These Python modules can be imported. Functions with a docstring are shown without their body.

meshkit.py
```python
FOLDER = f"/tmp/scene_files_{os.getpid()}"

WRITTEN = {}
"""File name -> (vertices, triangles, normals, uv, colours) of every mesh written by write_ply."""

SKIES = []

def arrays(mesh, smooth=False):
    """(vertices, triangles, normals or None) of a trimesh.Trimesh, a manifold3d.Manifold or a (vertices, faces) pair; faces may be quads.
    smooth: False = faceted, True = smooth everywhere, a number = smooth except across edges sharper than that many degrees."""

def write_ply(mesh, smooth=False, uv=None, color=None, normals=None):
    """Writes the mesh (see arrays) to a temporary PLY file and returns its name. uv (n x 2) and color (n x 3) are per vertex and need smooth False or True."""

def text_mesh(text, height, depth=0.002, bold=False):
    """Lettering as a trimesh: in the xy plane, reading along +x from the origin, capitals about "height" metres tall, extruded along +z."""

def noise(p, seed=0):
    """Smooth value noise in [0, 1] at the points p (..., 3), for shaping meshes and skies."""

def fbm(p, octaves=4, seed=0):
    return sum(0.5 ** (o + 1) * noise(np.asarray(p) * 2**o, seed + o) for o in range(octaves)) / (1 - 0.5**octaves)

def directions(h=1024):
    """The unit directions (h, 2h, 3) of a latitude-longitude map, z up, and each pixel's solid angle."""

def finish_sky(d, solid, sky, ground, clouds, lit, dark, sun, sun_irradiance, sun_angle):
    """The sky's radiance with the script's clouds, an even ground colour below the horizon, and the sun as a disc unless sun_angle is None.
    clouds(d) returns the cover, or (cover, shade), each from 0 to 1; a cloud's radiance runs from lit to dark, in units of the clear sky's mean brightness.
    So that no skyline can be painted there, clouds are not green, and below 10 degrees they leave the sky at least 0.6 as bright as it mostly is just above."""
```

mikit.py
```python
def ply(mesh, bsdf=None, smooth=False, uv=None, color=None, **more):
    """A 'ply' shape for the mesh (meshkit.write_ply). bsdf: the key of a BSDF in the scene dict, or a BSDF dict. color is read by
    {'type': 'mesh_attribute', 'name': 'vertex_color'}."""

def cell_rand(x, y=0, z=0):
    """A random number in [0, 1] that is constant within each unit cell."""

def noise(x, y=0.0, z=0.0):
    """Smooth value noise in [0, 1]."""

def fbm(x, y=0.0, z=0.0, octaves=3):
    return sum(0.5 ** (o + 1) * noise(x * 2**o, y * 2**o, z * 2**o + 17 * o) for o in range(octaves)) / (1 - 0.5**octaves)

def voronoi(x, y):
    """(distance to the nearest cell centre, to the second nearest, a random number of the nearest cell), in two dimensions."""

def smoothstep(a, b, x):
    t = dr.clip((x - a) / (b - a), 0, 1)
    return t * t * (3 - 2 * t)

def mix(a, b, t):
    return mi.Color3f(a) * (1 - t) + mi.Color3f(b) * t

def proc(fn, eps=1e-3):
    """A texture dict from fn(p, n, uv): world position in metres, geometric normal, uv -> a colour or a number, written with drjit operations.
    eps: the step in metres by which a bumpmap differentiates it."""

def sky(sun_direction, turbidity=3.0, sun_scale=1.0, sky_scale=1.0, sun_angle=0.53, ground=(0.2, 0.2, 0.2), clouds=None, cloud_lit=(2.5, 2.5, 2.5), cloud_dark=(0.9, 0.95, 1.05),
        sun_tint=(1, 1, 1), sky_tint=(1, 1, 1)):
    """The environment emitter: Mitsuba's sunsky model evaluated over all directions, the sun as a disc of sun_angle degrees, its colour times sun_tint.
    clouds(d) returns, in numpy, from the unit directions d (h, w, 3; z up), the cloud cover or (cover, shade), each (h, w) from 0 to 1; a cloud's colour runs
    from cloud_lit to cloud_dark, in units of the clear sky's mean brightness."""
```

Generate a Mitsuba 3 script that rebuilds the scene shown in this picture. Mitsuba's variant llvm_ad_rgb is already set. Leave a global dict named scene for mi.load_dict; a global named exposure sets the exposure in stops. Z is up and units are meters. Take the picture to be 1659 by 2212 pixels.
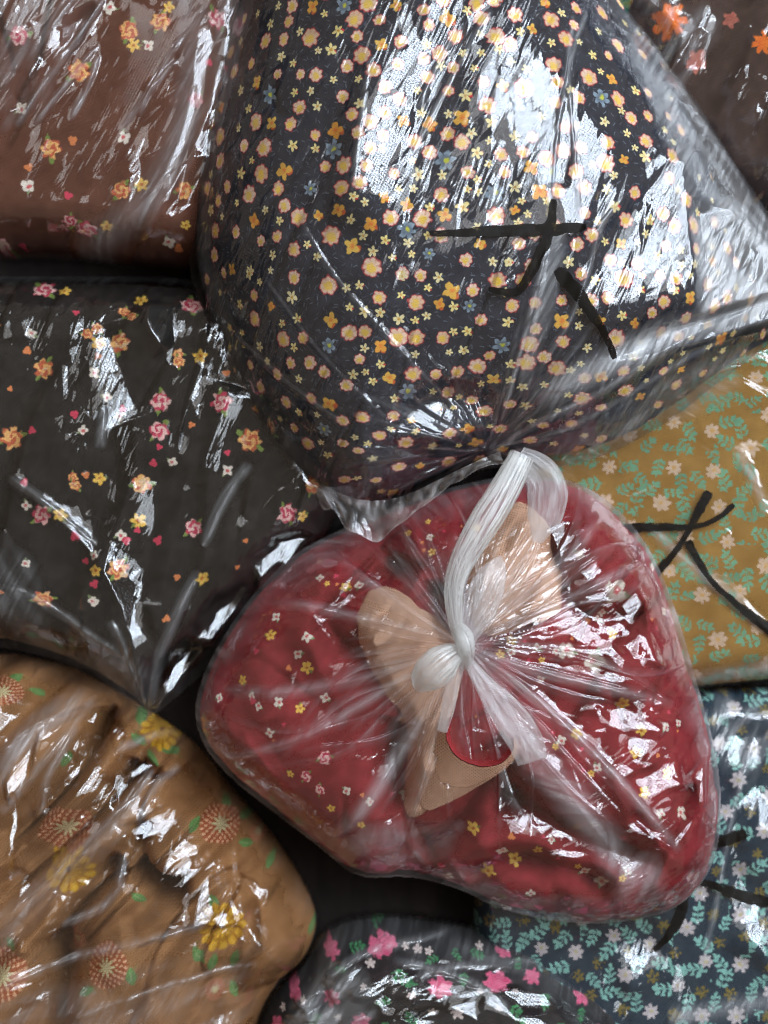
import math, random
import numpy as np
import drjit as dr
import mitsuba as mi
import mikit, meshkit
import shapely
from scipy import ndimage as ndi
from scipy.interpolate import LinearNDInterpolator, RegularGridInterpolator

T = mi.ScalarTransform4f
scene, labels = {}, {}

# ------------------------------------------------------------------ camera, light, exposure
CAM_H = 1.0                                   # the camera looks straight down from here
HALF_W = 0.192                                # half of the width that it sees on the floor
FOCUS_Z = 0.100
scene['camera'] = {'type': 'thinlens', 'fov': 2 * math.degrees(math.atan(HALF_W / CAM_H)), 'fov_axis': 'x', 'aperture_radius': 0.0065,
                   'focus_distance': CAM_H - FOCUS_Z, 'near_clip': 0.05, 'far_clip': 50.0,
                   'to_world': T().look_at([0, 0, CAM_H], [0, 0, 0], [0, 1, 0])}
exposure = 0.3
WIN_DIR = np.array([0.50, 0.37, 0.78]); WIN_DIR /= np.linalg.norm(WIN_DIR)
WIN_DIST = 1.25


def glow_rect(key, d, dist, w, h, rgb, up=(0, 0, 1)):
    c = np.asarray(d, float) / np.linalg.norm(d) * dist
    scene[key] = {'type': 'rectangle', 'to_world': T().look_at(list(c), [0, 0, 0.05], list(up)).scale([w / 2, h / 2, 1]),
                  'bsdf': {'type': 'diffuse', 'reflectance': {'type': 'rgb', 'value': 0.1}},
                  'emitter': {'type': 'area', 'radiance': {'type': 'rgb', 'value': list(rgb)}}}


def glow_pane(key, ox, oy, w, h, rgb):
    c = WIN_DIR * WIN_DIST
    f = T().look_at(list(c), [0, 0, 0.05], [0, 0, 1])
    scene[key] = {'type': 'rectangle', 'to_world': f @ T().translate([ox, oy, 0]) @ T().scale([w / 2, h / 2, 1]),
                  'bsdf': {'type': 'diffuse', 'reflectance': {'type': 'rgb', 'value': 0.1}},
                  'emitter': {'type': 'area', 'radiance': {'type': 'rgb', 'value': list(rgb)}}}


for row in (-1, 1):                           # unseen window of four panes, with an added glowing panel at each side
    for col in (-1, 1):
        glow_pane(f'window__pane_{(row + 1) + (col + 1) // 2:03d}', col * 0.225, row * 0.195, 0.425, 0.365, (6.9, 7.8, 8.9))
labels['window'] = {'label': 'bright daylit window out of view, lighting the pile from the upper right', 'category': 'window', 'kind': 'structure'}
for k, side in enumerate((-1, 1)):
    glow_pane('curtain' if k == 0 else 'curtain_001', side * 0.70, 0.0, 0.46, 0.90, (2.7, 2.9, 3.1))
    labels['curtain' if k == 0 else 'curtain_001'] = {'label': ('added glowing panel on the near side of the window', 'added glowing panel on the far side of the window')[k], 'category': 'curtain', 'kind': 'structure'}
glow_rect('ceiling_lamp', (0.22, 0.47, 1.0), 2.9, 2.2, 1.8, (1.35, 1.32, 1.30), up=(0, 1, 0))  # unseen glowing panel, standing in for the bright ceiling mirrored in the film
labels['ceiling_lamp'] = {'label': 'unseen glowing panel standing in for the pale ceiling above the pile', 'category': 'light_panel', 'kind': 'structure'}
scene['room_light'] = {'type': 'constant', 'radiance': {'type': 'rgb', 'value': [0.17, 0.135, 0.105]}}

# ------------------------------------------------------------------ helpers: places
K = 2 * HALF_W / 1659.0                       # metres on the floor per unit of the sketch sheet (1659 x 2212)


def P(vx, vy, z=0.0):
    """A place on the pile: sheet units at the height z -> world x, y."""
    f = K * (CAM_H - z) / CAM_H
    return (np.asarray(vx, float) - 829.5) * f, (1106.0 - np.asarray(vy, float)) * f


def pts(lst, z=0.0):
    a = np.asarray(lst, float)
    return np.stack(P(a[:, 0], a[:, 1], z), 1)


def chaikin(p, n=2, closed=True):
    p = np.asarray(p, float)
    for _ in range(n):
        if closed:
            q = np.roll(p, -1, 0)
            p = np.stack([0.75 * p + 0.25 * q, 0.25 * p + 0.75 * q], 1).reshape(-1, p.shape[1])
        else:
            a, b = p[:-1], p[1:]
            m = np.stack([0.75 * a + 0.25 * b, 0.25 * a + 0.75 * b], 1).reshape(-1, p.shape[1])
            p = np.vstack([p[:1], m, p[-1:]])
    return p


def resample(p, n):
    p = np.asarray(p, float)
    s = np.r_[0, np.cumsum(np.linalg.norm(np.diff(p, axis=0), axis=1))]
    t = np.linspace(0, s[-1], n)
    return np.stack([np.interp(t, s, p[:, k]) for k in range(p.shape[1])], 1)


def smooth01(a, b, x):
    t = np.clip((x - a) / (b - a), 0, 1)
    return t * t * (3 - 2 * t)


class Patch:
    """A window of the pile as a grid: X, Y, step."""

    def __init__(self, poly, step, pad=0.004, lim=(0.235, 0.30)):
        x0, y0 = np.maximum(poly.min(0) - pad, [-lim[0], -lim[1]])
        x1, y1 = np.minimum(poly.max(0) + pad, lim)
        self.step, self.x, self.y = step, np.arange(x0, x1, step), np.arange(y0, y1, step)
        self.X, self.Y = np.meshgrid(self.x, self.y)
        self.shape = self.X.shape

    def sdf(self, poly):
        """Distance to the outline, positive inside."""
        inside = shapely.contains_xy(shapely.Polygon(poly).buffer(0), self.X, self.Y)
        d = ndi.distance_transform_edt(inside) - ndi.distance_transform_edt(~inside)
        return ndi.gaussian_filter((d - np.sign(d) * 0.5) * self.step, 1.2)

    def line(self, p):
        """(distance to the polyline, 0..1 along it)"""
        best, along = np.full(self.shape, 9.0), np.zeros(self.shape)
        n = len(p) - 1
        for i in range(n):
            a, b = p[i], p[i + 1]
            d = b - a
            t = np.clip(((self.X - a[0]) * d[0] + (self.Y - a[1]) * d[1]) / (d @ d + 1e-12), 0, 1)
            q = np.hypot(self.X - a[0] - t * d[0], self.Y - a[1] - t * d[1])
            along = np.where(q < best, (i + t) / n, along)
            best = np.minimum(best, q)
        return best, along

    def grf(self, sx, sy, angle, seed):
        """Smooth random field, about unit variance; sx, sy correlation lengths in metres along / across angle (degrees)."""
        rng = np.random.RandomState(seed)
        a = math.radians(angle)
        u, v = (self.X * math.cos(a) + self.Y * math.sin(a)) / sx, (-self.X * math.sin(a) + self.Y * math.cos(a)) / sy
        u0, v0 = np.floor(u.min()) - 3, np.floor(v.min()) - 3
        g = rng.randn(int(v.max() - v0) + 5, int(u.max() - u0) + 5)
        return ndi.map_coordinates(g, [(v - v0).ravel(), (u - u0).ravel()], order=3, mode='nearest').reshape(self.shape) * 1.25

    def facet(self, s, aniso, angle, seed):
        """Crumpled sheet: straight-sided facets between random creases, about unit amplitude."""
        rng = np.random.RandomState(seed)
        a = math.radians(angle)
        u, v = (self.X * math.cos(a) + self.Y * math.sin(a)) / (s * aniso), (-self.X * math.sin(a) + self.Y * math.cos(a)) / s
        lo, hi = np.array([u.min(), v.min()]) - 2, np.array([u.max(), v.max()]) + 2
        n = int(np.prod(hi - lo) * 1.2) + 8
        q = rng.rand(n, 2) * (hi - lo) + lo
        q = np.vstack([q, [lo, [lo[0], hi[1]], [hi[0], lo[1]], hi]])
        return LinearNDInterpolator(q, rng.randn(len(q)), fill_value=0)(u, v)

    def at(self, h, x, y):
        return RegularGridInterpolator((self.y, self.x), h, bounds_error=False, fill_value=None)(np.stack([np.asarray(y, float), np.asarray(x, float)], -1))

    def mesh(self, h, sdf, uv=None):
        """Triangles where sdf > 0, the rim pulled onto the outline."""
        gy, gx = np.gradient(sdf, self.step)
        n2 = np.maximum(gx * gx + gy * gy, 0.2)
        snap = (sdf <= 0) & (sdf > -1.6 * self.step)
        X, Y = self.X - np.where(snap, sdf * gx / n2, 0), self.Y - np.where(snap, sdf * gy / n2, 0)
        ok = (sdf > 0) | snap
        c = ok[:-1, :-1] & ok[1:, :-1] & ok[:-1, 1:] & ok[1:, 1:] & ((sdf[:-1, :-1] > 0) | (sdf[1:, 1:] > 0) | (sdf[1:, :-1] > 0) | (sdf[:-1, 1:] > 0))
        idx = np.arange(X.size).reshape(self.shape)
        a, b, d, e = idx[:-1, :-1][c], idx[:-1, 1:][c], idx[1:, 1:][c], idx[1:, :-1][c]
        f = np.vstack([np.stack([a, b, d], 1), np.stack([a, d, e], 1)])
        used, inv = np.unique(f, return_inverse=True)
        v = np.stack([X.ravel(), Y.ravel(), h.ravel()], 1)[used]
        w = np.stack([X.ravel(), Y.ravel()], 1)[used] if uv is None else uv.reshape(-1, 2)[used]
        return (v, inv.reshape(-1, 3)), w


def unroll(p, h):
    """uv in metres measured along the cloth, so a print is not stretched down the sides."""
    hs = ndi.gaussian_filter(h, 0.016 / p.step)
    gy, gx = np.gradient(hs, p.step)
    su, sv = np.sqrt(1 + np.clip(gx, -2, 2) ** 2) * p.step, np.sqrt(1 + np.clip(gy, -2, 2) ** 2) * p.step
    u, v = np.cumsum(su, 1), np.cumsum(sv, 0)
    cx, cy = p.shape[1] // 2, p.shape[0] // 2
    return np.stack([u - u[:, cx:cx + 1] + p.x[cx], v - v[cy:cy + 1] + p.y[cy]], -1)


def glint_slope(x, y, z=0.08):
    """The surface slope that mirrors the window's middle to someone looking down from above: how a taut facet lies where it glints."""
    w = WIN_DIR * WIN_DIST - np.array([x, y, z]); w /= np.linalg.norm(w)
    v = np.array([-x, -y, CAM_H - z]); v /= np.linalg.norm(v)
    n = w + v
    return -n[:2] / n[2]


# ------------------------------------------------------------------ helpers: prints
ss, mixc = mikit.smoothstep, mikit.mix


def over(col, color, m):
    return mixc(col, mi.Color3f(*color) if isinstance(color, (tuple, list)) else color, dr.clip(m, 0, 1))


def petals(x, y, n, inner, bump, rot=0.0, soft=0.10):
    th, r = dr.atan2(y, x), dr.sqrt(x * x + y * y)
    edge = inner + bump * dr.abs(dr.cos(0.5 * n * (th + rot)))
    return ss(-soft, soft, edge - r), r, th


def blob(x, y, cx, cy, r, soft=0.10):
    return ss(-soft, soft, r - dr.sqrt(dr.square(x - cx) + dr.square(y - cy)))


def leaf(x, y, cx, cy, ang, ln, wd, soft=0.05):
    c, s = math.cos(ang), math.sin(ang)
    u, v = (x - cx) * c + (y - cy) * s, -(x - cx) * s + (y - cy) * c
    t = u / ln
    half = wd * dr.maximum(0, 4 * t * (1 - t))
    return ss(-soft, soft, half - dr.abs(v)) * dr.select((t > 0) & (t < 1), 1.0, 0.0)


def make_print(motifs, cell, base, draw, weave=(0.0014, 0.0014, 0.16, 0.0), warp=0.22):
    """A fabric print: a list of motifs (u, v, radius, turn, type, random) in metres on the cloth, found by cell."""
    m = np.asarray(motifs, float)
    lo = m[:, :2].min(0) - 0.03
    nx, ny = (np.ceil((m[:, :2].max(0) + 0.03 - lo) / cell)).astype(int)
    table = {}
    for i, (u, v, r, *_r) in enumerate(m):
        r = r * 1.12
        for cx in range(int((u - r - lo[0]) // cell), int((u + r - lo[0]) // cell) + 1):
            for cy in range(int((v - r - lo[1]) // cell), int((v + r - lo[1]) // cell) + 1):
                if 0 <= cx < nx and 0 <= cy < ny:
                    table.setdefault((cx, cy), []).append(i)
    kmax = min(5, max(len(t) for t in table.values()))
    data = np.zeros((6, nx * ny * kmax)); data[2] = 1.0; data[0] = 99.0
    for (cx, cy), t in table.items():
        for k, i in enumerate(t[:kmax]):
            data[:, (cy * nx + cx) * kmax + k] = m[i]
    cols = [mi.Float(np.ascontiguousarray(d, np.float32)) for d in data]
    for c in cols:
        dr.make_opaque(c)
    pu, pv, depth, ang = weave
    ca, sa = math.cos(ang), math.sin(ang)

    def fn(p, n, uv):
        u, v = uv.x, uv.y
        col = base(u, v)
        ix, iy = dr.floor((u - float(lo[0])) / cell), dr.floor((v - float(lo[1])) / cell)
        on = (ix >= 0) & (iy >= 0) & (ix < int(nx)) & (iy < int(ny))
        at = mi.UInt32(dr.clip(iy, 0, int(ny) - 1) * int(nx) + dr.clip(ix, 0, int(nx) - 1)) * kmax
        for k in range(kmax):
            mu, mv, mr, mt, ty, rnd = (dr.gather(mi.Float, c, at + k, on) for c in cols)
            c, s = dr.cos(mt), dr.sin(mt)
            inv = 1 / dr.maximum(mr, 1e-5)
            dx, dy = (u - mu) * inv, (v - mv) * inv
            x, y = dx * c + dy * s, -dx * s + dy * c
            wx, wy = mikit.noise(u * 700, v * 700, 1.0) - 0.5, mikit.noise(u * 700, v * 700, 5.0) - 0.5
            x, y = x + warp * wx, y + warp * wy
            near = on & (dx * dx + dy * dy < 1.35)
            col = dr.select(near, draw(col, x, y, ty, rnd), col)
        a, b = (u * ca + v * sa) * (2 * math.pi / pu), (-u * sa + v * ca) * (2 * math.pi / pv)
        w = 1 - depth * (0.5 + 0.5 * dr.sin(a) * dr.sin(b)) - 0.5 * depth * (0.5 + 0.5 * dr.sin(b + 0.6 * dr.sin(a)))
        return col * w * (0.90 + 0.2 * mikit.noise(u * 160, v * 160))

    return mikit.proc(fn)


def scatter(rng, n, x0, x1, y0, y1, dmin, keep=()):
    """Points at least dmin apart (and from keep)."""
    out = [tuple(k) for k in keep]
    first = len(out)
    for _ in range(n * 30):
        q = (rng.uniform(x0, x1), rng.uniform(y0, y1))
        if all((q[0] - o[0]) ** 2 + (q[1] - o[1]) ** 2 > dmin * dmin for o in out):
            out.append(q)
            if len(out) - first >= n:
                break
    return out[first:]


# ------------------------------------------------------------------ shared materials
def dots(p, n, uv):
    """Where the cloth's weave presses through, the film is dimpled and mirrors less."""
    u, v = uv.x * 0.97 + uv.y * 0.24, uv.y * 0.97 - uv.x * 0.24
    a, b = dr.sin(u * (2 * math.pi / 0.00165)), dr.sin(v * (2 * math.pi / 0.0019))
    d = ss(0.0, 0.7, a * b)
    area = ss(0.32, 0.55, mikit.fbm(uv.x * 28, uv.y * 28, 3.0, 2))
    return d * (0.35 + 0.65 * area)


FILM_IOR = 1.62
scene['film_mat'] = {'type': 'blendbsdf', 'weight': mikit.proc(dots), 'a': {'type': 'thindielectric', 'int_ior': FILM_IOR},
                     'b': {'type': 'thindielectric', 'int_ior': FILM_IOR, 'specular_reflectance': {'type': 'rgb', 'value': 0.32}}}
scene['clear_mat'] = {'type': 'thindielectric', 'int_ior': FILM_IOR}
scene['haze_mat'] = {'type': 'mask', 'opacity': mikit.proc(lambda p, n, uv: dr.clip(uv.x, 0, 1)),
                     'bsdf': {'type': 'blendbsdf', 'weight': 0.86, 'a': {'type': 'thindielectric', 'int_ior': 1.62},
                              'b': {'type': 'principledthin', 'base_color': {'type': 'rgb', 'value': [0.86, 0.87, 0.88]}, 'roughness': 0.35, 'diff_trans': 0.8, 'spec_trans': 0.0}}}


def strands(p, n, uv):
    s = mikit.fbm(uv.x * 46, uv.y * 1.2, 1.0, 3)
    return 0.12 + 0.72 * ss(0.36, 0.66, s)


scene['gather_mat'] = {'type': 'mask', 'opacity': mikit.proc(strands),
                       'bsdf': {'type': 'blendbsdf', 'weight': 0.45,
                                'a': {'type': 'principledthin', 'base_color': {'type': 'rgb', 'value': [0.66, 0.65, 0.62]}, 'roughness': 0.3, 'diff_trans': 0.9, 'spec_trans': 0.0},
                                'b': {'type': 'twosided', 'bsdf': {'type': 'principled', 'base_color': {'type': 'rgb', 'value': [0.58, 0.58, 0.56]}, 'roughness': 0.14, 'specular': 0.8, 'clearcoat': 1.0}}}}
scene['clear_gather_mat'] = {'type': 'mask', 'opacity': mikit.proc(lambda p, n, uv: 0.20 + 0.36 * ss(0.38, 0.72, mikit.fbm(uv.x * 20, uv.y * 2.0, 4.0, 3))),
                             'bsdf': {'type': 'blendbsdf', 'weight': 0.75, 'a': {'type': 'thindielectric', 'int_ior': 1.7},
                                      'b': {'type': 'principledthin', 'base_color': {'type': 'rgb', 'value': [0.85, 0.85, 0.85]}, 'roughness': 0.3, 'diff_trans': 1.0, 'spec_trans': 0.0}}}
scene['ink_mat'] = {'type': 'mask', 'opacity': mikit.proc(lambda p, n, uv: dr.clip((0.88 + 0.3 * mikit.fbm(uv.x * 9, uv.y * 14, 2.0, 3)) * ss(0.5, 0.44, dr.abs(uv.y)) - 0.4 * ss(0.6, 0.85, mikit.fbm(uv.x * 30, uv.y * 9, 5.0, 2)), 0, 1)),
                    'bsdf': {'type': 'twosided', 'bsdf': {'type': 'principled', 'roughness': 0.55, 'specular': 0.10, 'base_color': {'type': 'rgb', 'value': [0.010, 0.008, 0.006]}}}}


def cloth_mat(key, tex, sheen=0.3):
    scene[key] = {'type': 'twosided', 'bsdf': {'type': 'principled', 'base_color': tex, 'roughness': 0.85, 'specular': 0.15, 'sheen': sheen}}


scene['floor_mat'] = {'type': 'twosided', 'bsdf': {'type': 'principled', 'roughness': 0.9, 'specular': 0.1,
                      'base_color': mikit.proc(lambda p, n, uv: mixc((0.010, 0.008, 0.008), (0.026, 0.020, 0.018), mikit.fbm(p.x * 220, p.y * 40, 0.0, 3)))}}

# ------------------------------------------------------------------ the setting
scene['floor'] = {'type': 'rectangle', 'to_world': T().scale([1.5, 1.5, 1]), 'bsdf': {'type': 'ref', 'id': 'floor_mat'}}
labels['floor'] = {'label': 'dark floor cloth showing in the gaps under the bags', 'category': 'floor', 'kind': 'structure'}


def numbered(name):
    k, i = name, 0
    taken = set(scene) | set(labels)
    while k in taken or any(t.startswith(k + '__') for t in taken):
        i += 1
        k = f'{name}_{i:03d}'
    return k


def thing(name, label, cat, group=None):
    k = numbered(name)
    labels[k] = {'label': label, 'category': cat}
    if group:
        labels[k]['group'] = group
    return k


def part(parent, name, shape, label=None):
    k = numbered(parent + '__' + name)
    scene[k] = shape
    if label:
        labels[k] = {'label': label}
    return k


GB, GF = 'plastic bags of fabric in the pile', 'printed fabrics packed in the bags'
FILM_STEP, CLOTH_STEP = 0.00055, 0.0009


class Bag:
    """One bag: a drape surface over its outline; the cloth lies under it, the film over it."""

    def __init__(self, outline, z_out, z_low, z_top, dome, step=FILM_STEP, smooth_n=2):
        self.poly = chaikin(pts(outline, z_low + 0.006), smooth_n)
        self.p = Patch(self.poly, step)
        self.s = self.p.sdf(self.poly)
        t = np.clip(self.s / dome, 0, 1)
        self.z_low, self.z_top = z_low, z_top
        self.B = z_low + (z_top - z_low) * np.sqrt(np.maximum(1 - (1 - t) ** 2, 0))
        self.w = np.zeros(self.p.shape)
        self.grain, self.grain_map = 60, None
        self.haze = np.zeros(self.p.shape)

    def xy(self, vx, vy):
        """A point of the sheet on this drape."""
        z = np.full(np.shape(vx), self.z_top)
        for _ in range(4):
            x, y = P(vx, vy, z)
            z = self.p.at(self.B, x, y)
        return np.asarray(x), np.asarray(y)

    def poly_sdf(self, lst):
        a = np.asarray(lst, float)
        return self.p.sdf(np.stack(self.xy(a[:, 0], a[:, 1]), 1))

    def path(self, lst, n=2):
        a = np.asarray(lst, float)
        return chaikin(np.stack(self.xy(a[:, 0], a[:, 1]), 1), n, False)

    def glint(self, lst, k=1.0, soft=0.004, side=(0, 0), lift=0.0):
        """A taut facet lying towards the window."""
        d = self.poly_sdf(lst)
        m = smooth01(-soft, soft, d)
        inside = d > 0
        if not inside.any():
            return
        cx, cy = self.p.X[inside].mean(), self.p.Y[inside].mean()
        g = glint_slope(cx, cy) * k + np.asarray(side)
        plane = self.B[inside].mean() + lift + g[0] * (self.p.X - cx) + g[1] * (self.p.Y - cy)
        self.B = self.B * (1 - m) + plane * m

    def fold(self, lst, amp, width, power=1.3, fade=True, film_only=False):
        d, t = self.p.line(self.path(lst))
        f = amp * np.exp(-(d / width) ** power)
        if fade:
            f = f * np.clip(4 * np.minimum(t, 1 - t) + 0.1, 0, 1)
        else:
            f = f * np.clip(3 * (1 - t), 0, 1)
        if film_only:
            self.w += f
        else:
            self.B += f

    def streak(self, lst, alpha, width, fade=True):
        d, t = self.p.line(self.path(lst))
        f = alpha * np.exp(-(d / width) ** 2)
        if fade:
            f = f * np.clip(5 * np.minimum(t, 1 - t), 0, 1)
        else:
            f = f * np.clip(3 * (1 - t), 0, 1)
        self.haze = np.maximum(self.haze, f)

    def veil(self, lst, alpha, soft=0.004, seed=1, rough=0.5, ang=0, ln=0.02, ac=0.003):
        m = smooth01(-soft, soft, self.poly_sdf(lst))
        n = 1 - rough + rough * smooth01(-0.8, 1.2, self.p.grf(ln, ac, ang, seed))
        self.haze = np.maximum(self.haze, alpha * m * n)

    def crumple(self, a1, s1, a2, s2, angle, aniso, seed, fine=0.00012):
        self.w += a1 * self.p.facet(s1, aniso, angle, seed) + a2 * self.p.facet(s2, aniso, angle + 12, seed + 1)
        self.w += 0.42 * a2 * self.p.facet(0.45 * s2, aniso, angle - 15, seed + 4) + 0.22 * a2 * self.p.facet(0.0022, 5.0, angle + 4, seed + 5) * smooth01(-0.6, 0.8, self.p.grf(0.02, 0.014, angle, seed + 6))
        self.w += fine * (1 - np.abs(self.p.grf(0.012, 0.0013, angle, seed + 2))) * smooth01(-0.3, 0.9, self.p.grf(0.02, 0.012, angle, seed + 3))

    def rim(self, alpha, width, seed=5):
        n = 0.55 + 0.45 * smooth01(-0.8, 1.0, self.p.grf(0.02, 0.006, 20, seed))
        self.haze = np.maximum(self.haze, alpha * n * np.exp(-(np.maximum(self.s, 0) / width) ** 1.4))

    def film(self, key, mat='film_mat', thin=0.0011, trim=None, edge_calm=0.004, emboss=0.000022):
        w = np.maximum(self.w, -thin * (0.6 + 0.4 * np.tanh(self.w / thin + 1)))
        calm = smooth01(0, edge_calm, self.s)
        u, v = self.p.X * 0.97 + self.p.Y * 0.24, self.p.Y * 0.97 - self.p.X * 0.24
        press = emboss * smooth01(-0.9, 0.5, self.p.grf(0.022, 0.010, 65, int(1e4 * abs(self.p.x[0])) + 3))
        w = w + press * np.sin(u * (2 * math.pi / 0.00165)) * np.sin(v * (2 * math.pi / 0.0019))
        self.H = self.B + w * calm
        s = self.s if trim is None else np.minimum(self.s, trim)
        m, uv = self.p.mesh(self.H, s)
        part(key, 'film', mikit.ply(m, mat, smooth=True, uv=uv))
        hz = ndi.gaussian_filter(self.haze, 0.6)
        crisp = 0.52 + 0.62 * smooth01(-0.5, 0.9, self.p.grf(0.016, 0.0011, self.grain, 401)) * smooth01(-1.6, 0.4, self.p.grf(0.010, 0.004, self.grain + 25, 402))
        hz = np.clip(hz * (crisp if self.grain_map is None else self.grain_map), 0, 0.95)
        hz[hz < 0.012] = 0
        if hz.max() > 0.02:
            reg = np.where(ndi.binary_dilation(hz > 0, iterations=2) & (s > 0.0006), 1.0, -1.0) * self.p.step
            uvh = np.stack([hz, self.p.Y], -1)
            m, uv = self.p.mesh(self.H + 0.00025, reg, uvh)
            part(key, 'milky_fold', mikit.ply(m, 'haze_mat', smooth=True, uv=uv))  # milky folds, plus some bright highlights painted as whiteness

    def creases(self, depth, ln, ac, angle, seed, sharp=0.2):
        g = self.p.grf(ln, ac, angle, seed)
        return depth * np.exp(-(g / sharp) ** 2) * smooth01(-0.6, 0.6, self.p.grf(ln, ln, 0, seed + 1))

    def ledge(self, lst, depth, reach=0.016):
        """The edge of one layer of cloth lying over the next, which is deepest along the edge."""
        c = self.path(lst)
        d, t = self.p.line(c)
        side, best = np.zeros(self.p.shape), np.full(self.p.shape, 9.0)
        for a, b in zip(c[:-1], c[1:]):
            m = (a + b) / 2
            q = np.hypot(self.p.X - m[0], self.p.Y - m[1])
            cr = (b[0] - a[0]) * (self.p.Y - a[1]) - (b[1] - a[1]) * (self.p.X - a[0])
            side = np.where(q < best, np.sign(cr), side)
            best = np.minimum(best, q)
        sd = ndi.gaussian_filter(d * side, 0.7)
        end = np.clip(6 * np.minimum(t, 1 - t), 0, 1)
        return depth * end * smooth01(0.0002, 0.0016, -sd) * np.exp(-np.maximum(-sd, 0) / reach)

    def cloth(self, key, mat, outline=None, z_out=None, inset=0.002, gap=0.0014, dome=0.02, crevice=None, name='cloth', wob=0.0006, seed=11, print_fn=None, z_low=None):
        s = self.s - inset
        B = self.B
        if outline is not None:
            s = np.minimum(s, self.p.sdf(chaikin(pts(outline, z_out), 2)))
        t = np.clip(s / dome, 0, 1)
        low = self.z_low if z_low is None else z_low
        h = np.minimum(B, low + (self.z_top - low + 0.03) * np.sqrt(np.maximum(1 - (1 - t) ** 2, 0))) - gap
        h = h - wob * (1 + np.clip(self.p.grf(0.012, 0.006, 30, seed), -1, 2))
        if crevice is not None:
            h = h - crevice
        h = np.maximum(h, 0.001)
        k = max(1, int(round(CLOTH_STEP / self.p.step)))
        q = Patch.__new__(Patch)
        q.step, q.x, q.y = self.p.step * k, self.p.x[::k], self.p.y[::k]
        q.X, q.Y = np.meshgrid(q.x, q.y); q.shape = q.X.shape
        h2, s2 = h[::k, ::k], s[::k, ::k]
        uv = unroll(q, h2)
        self.cloth_h, self.cloth_p, self.cloth_uv = h2, q, uv
        if print_fn is not None:
            cloth_mat(mat, print_fn(lambda vx, vy: self.to_uv(vx, vy)))
        m, w = q.mesh(h2, s2, uv)
        scene[key] = mikit.ply(m, mat, smooth=True, uv=w)

    def to_uv(self, vx, vy):
        x, y = self.xy(np.asarray(vx, float), np.asarray(vy, float))
        q = self.cloth_p
        return q.at(self.cloth_uv[..., 0], x, y), q.at(self.cloth_uv[..., 1], x, y)

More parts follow.
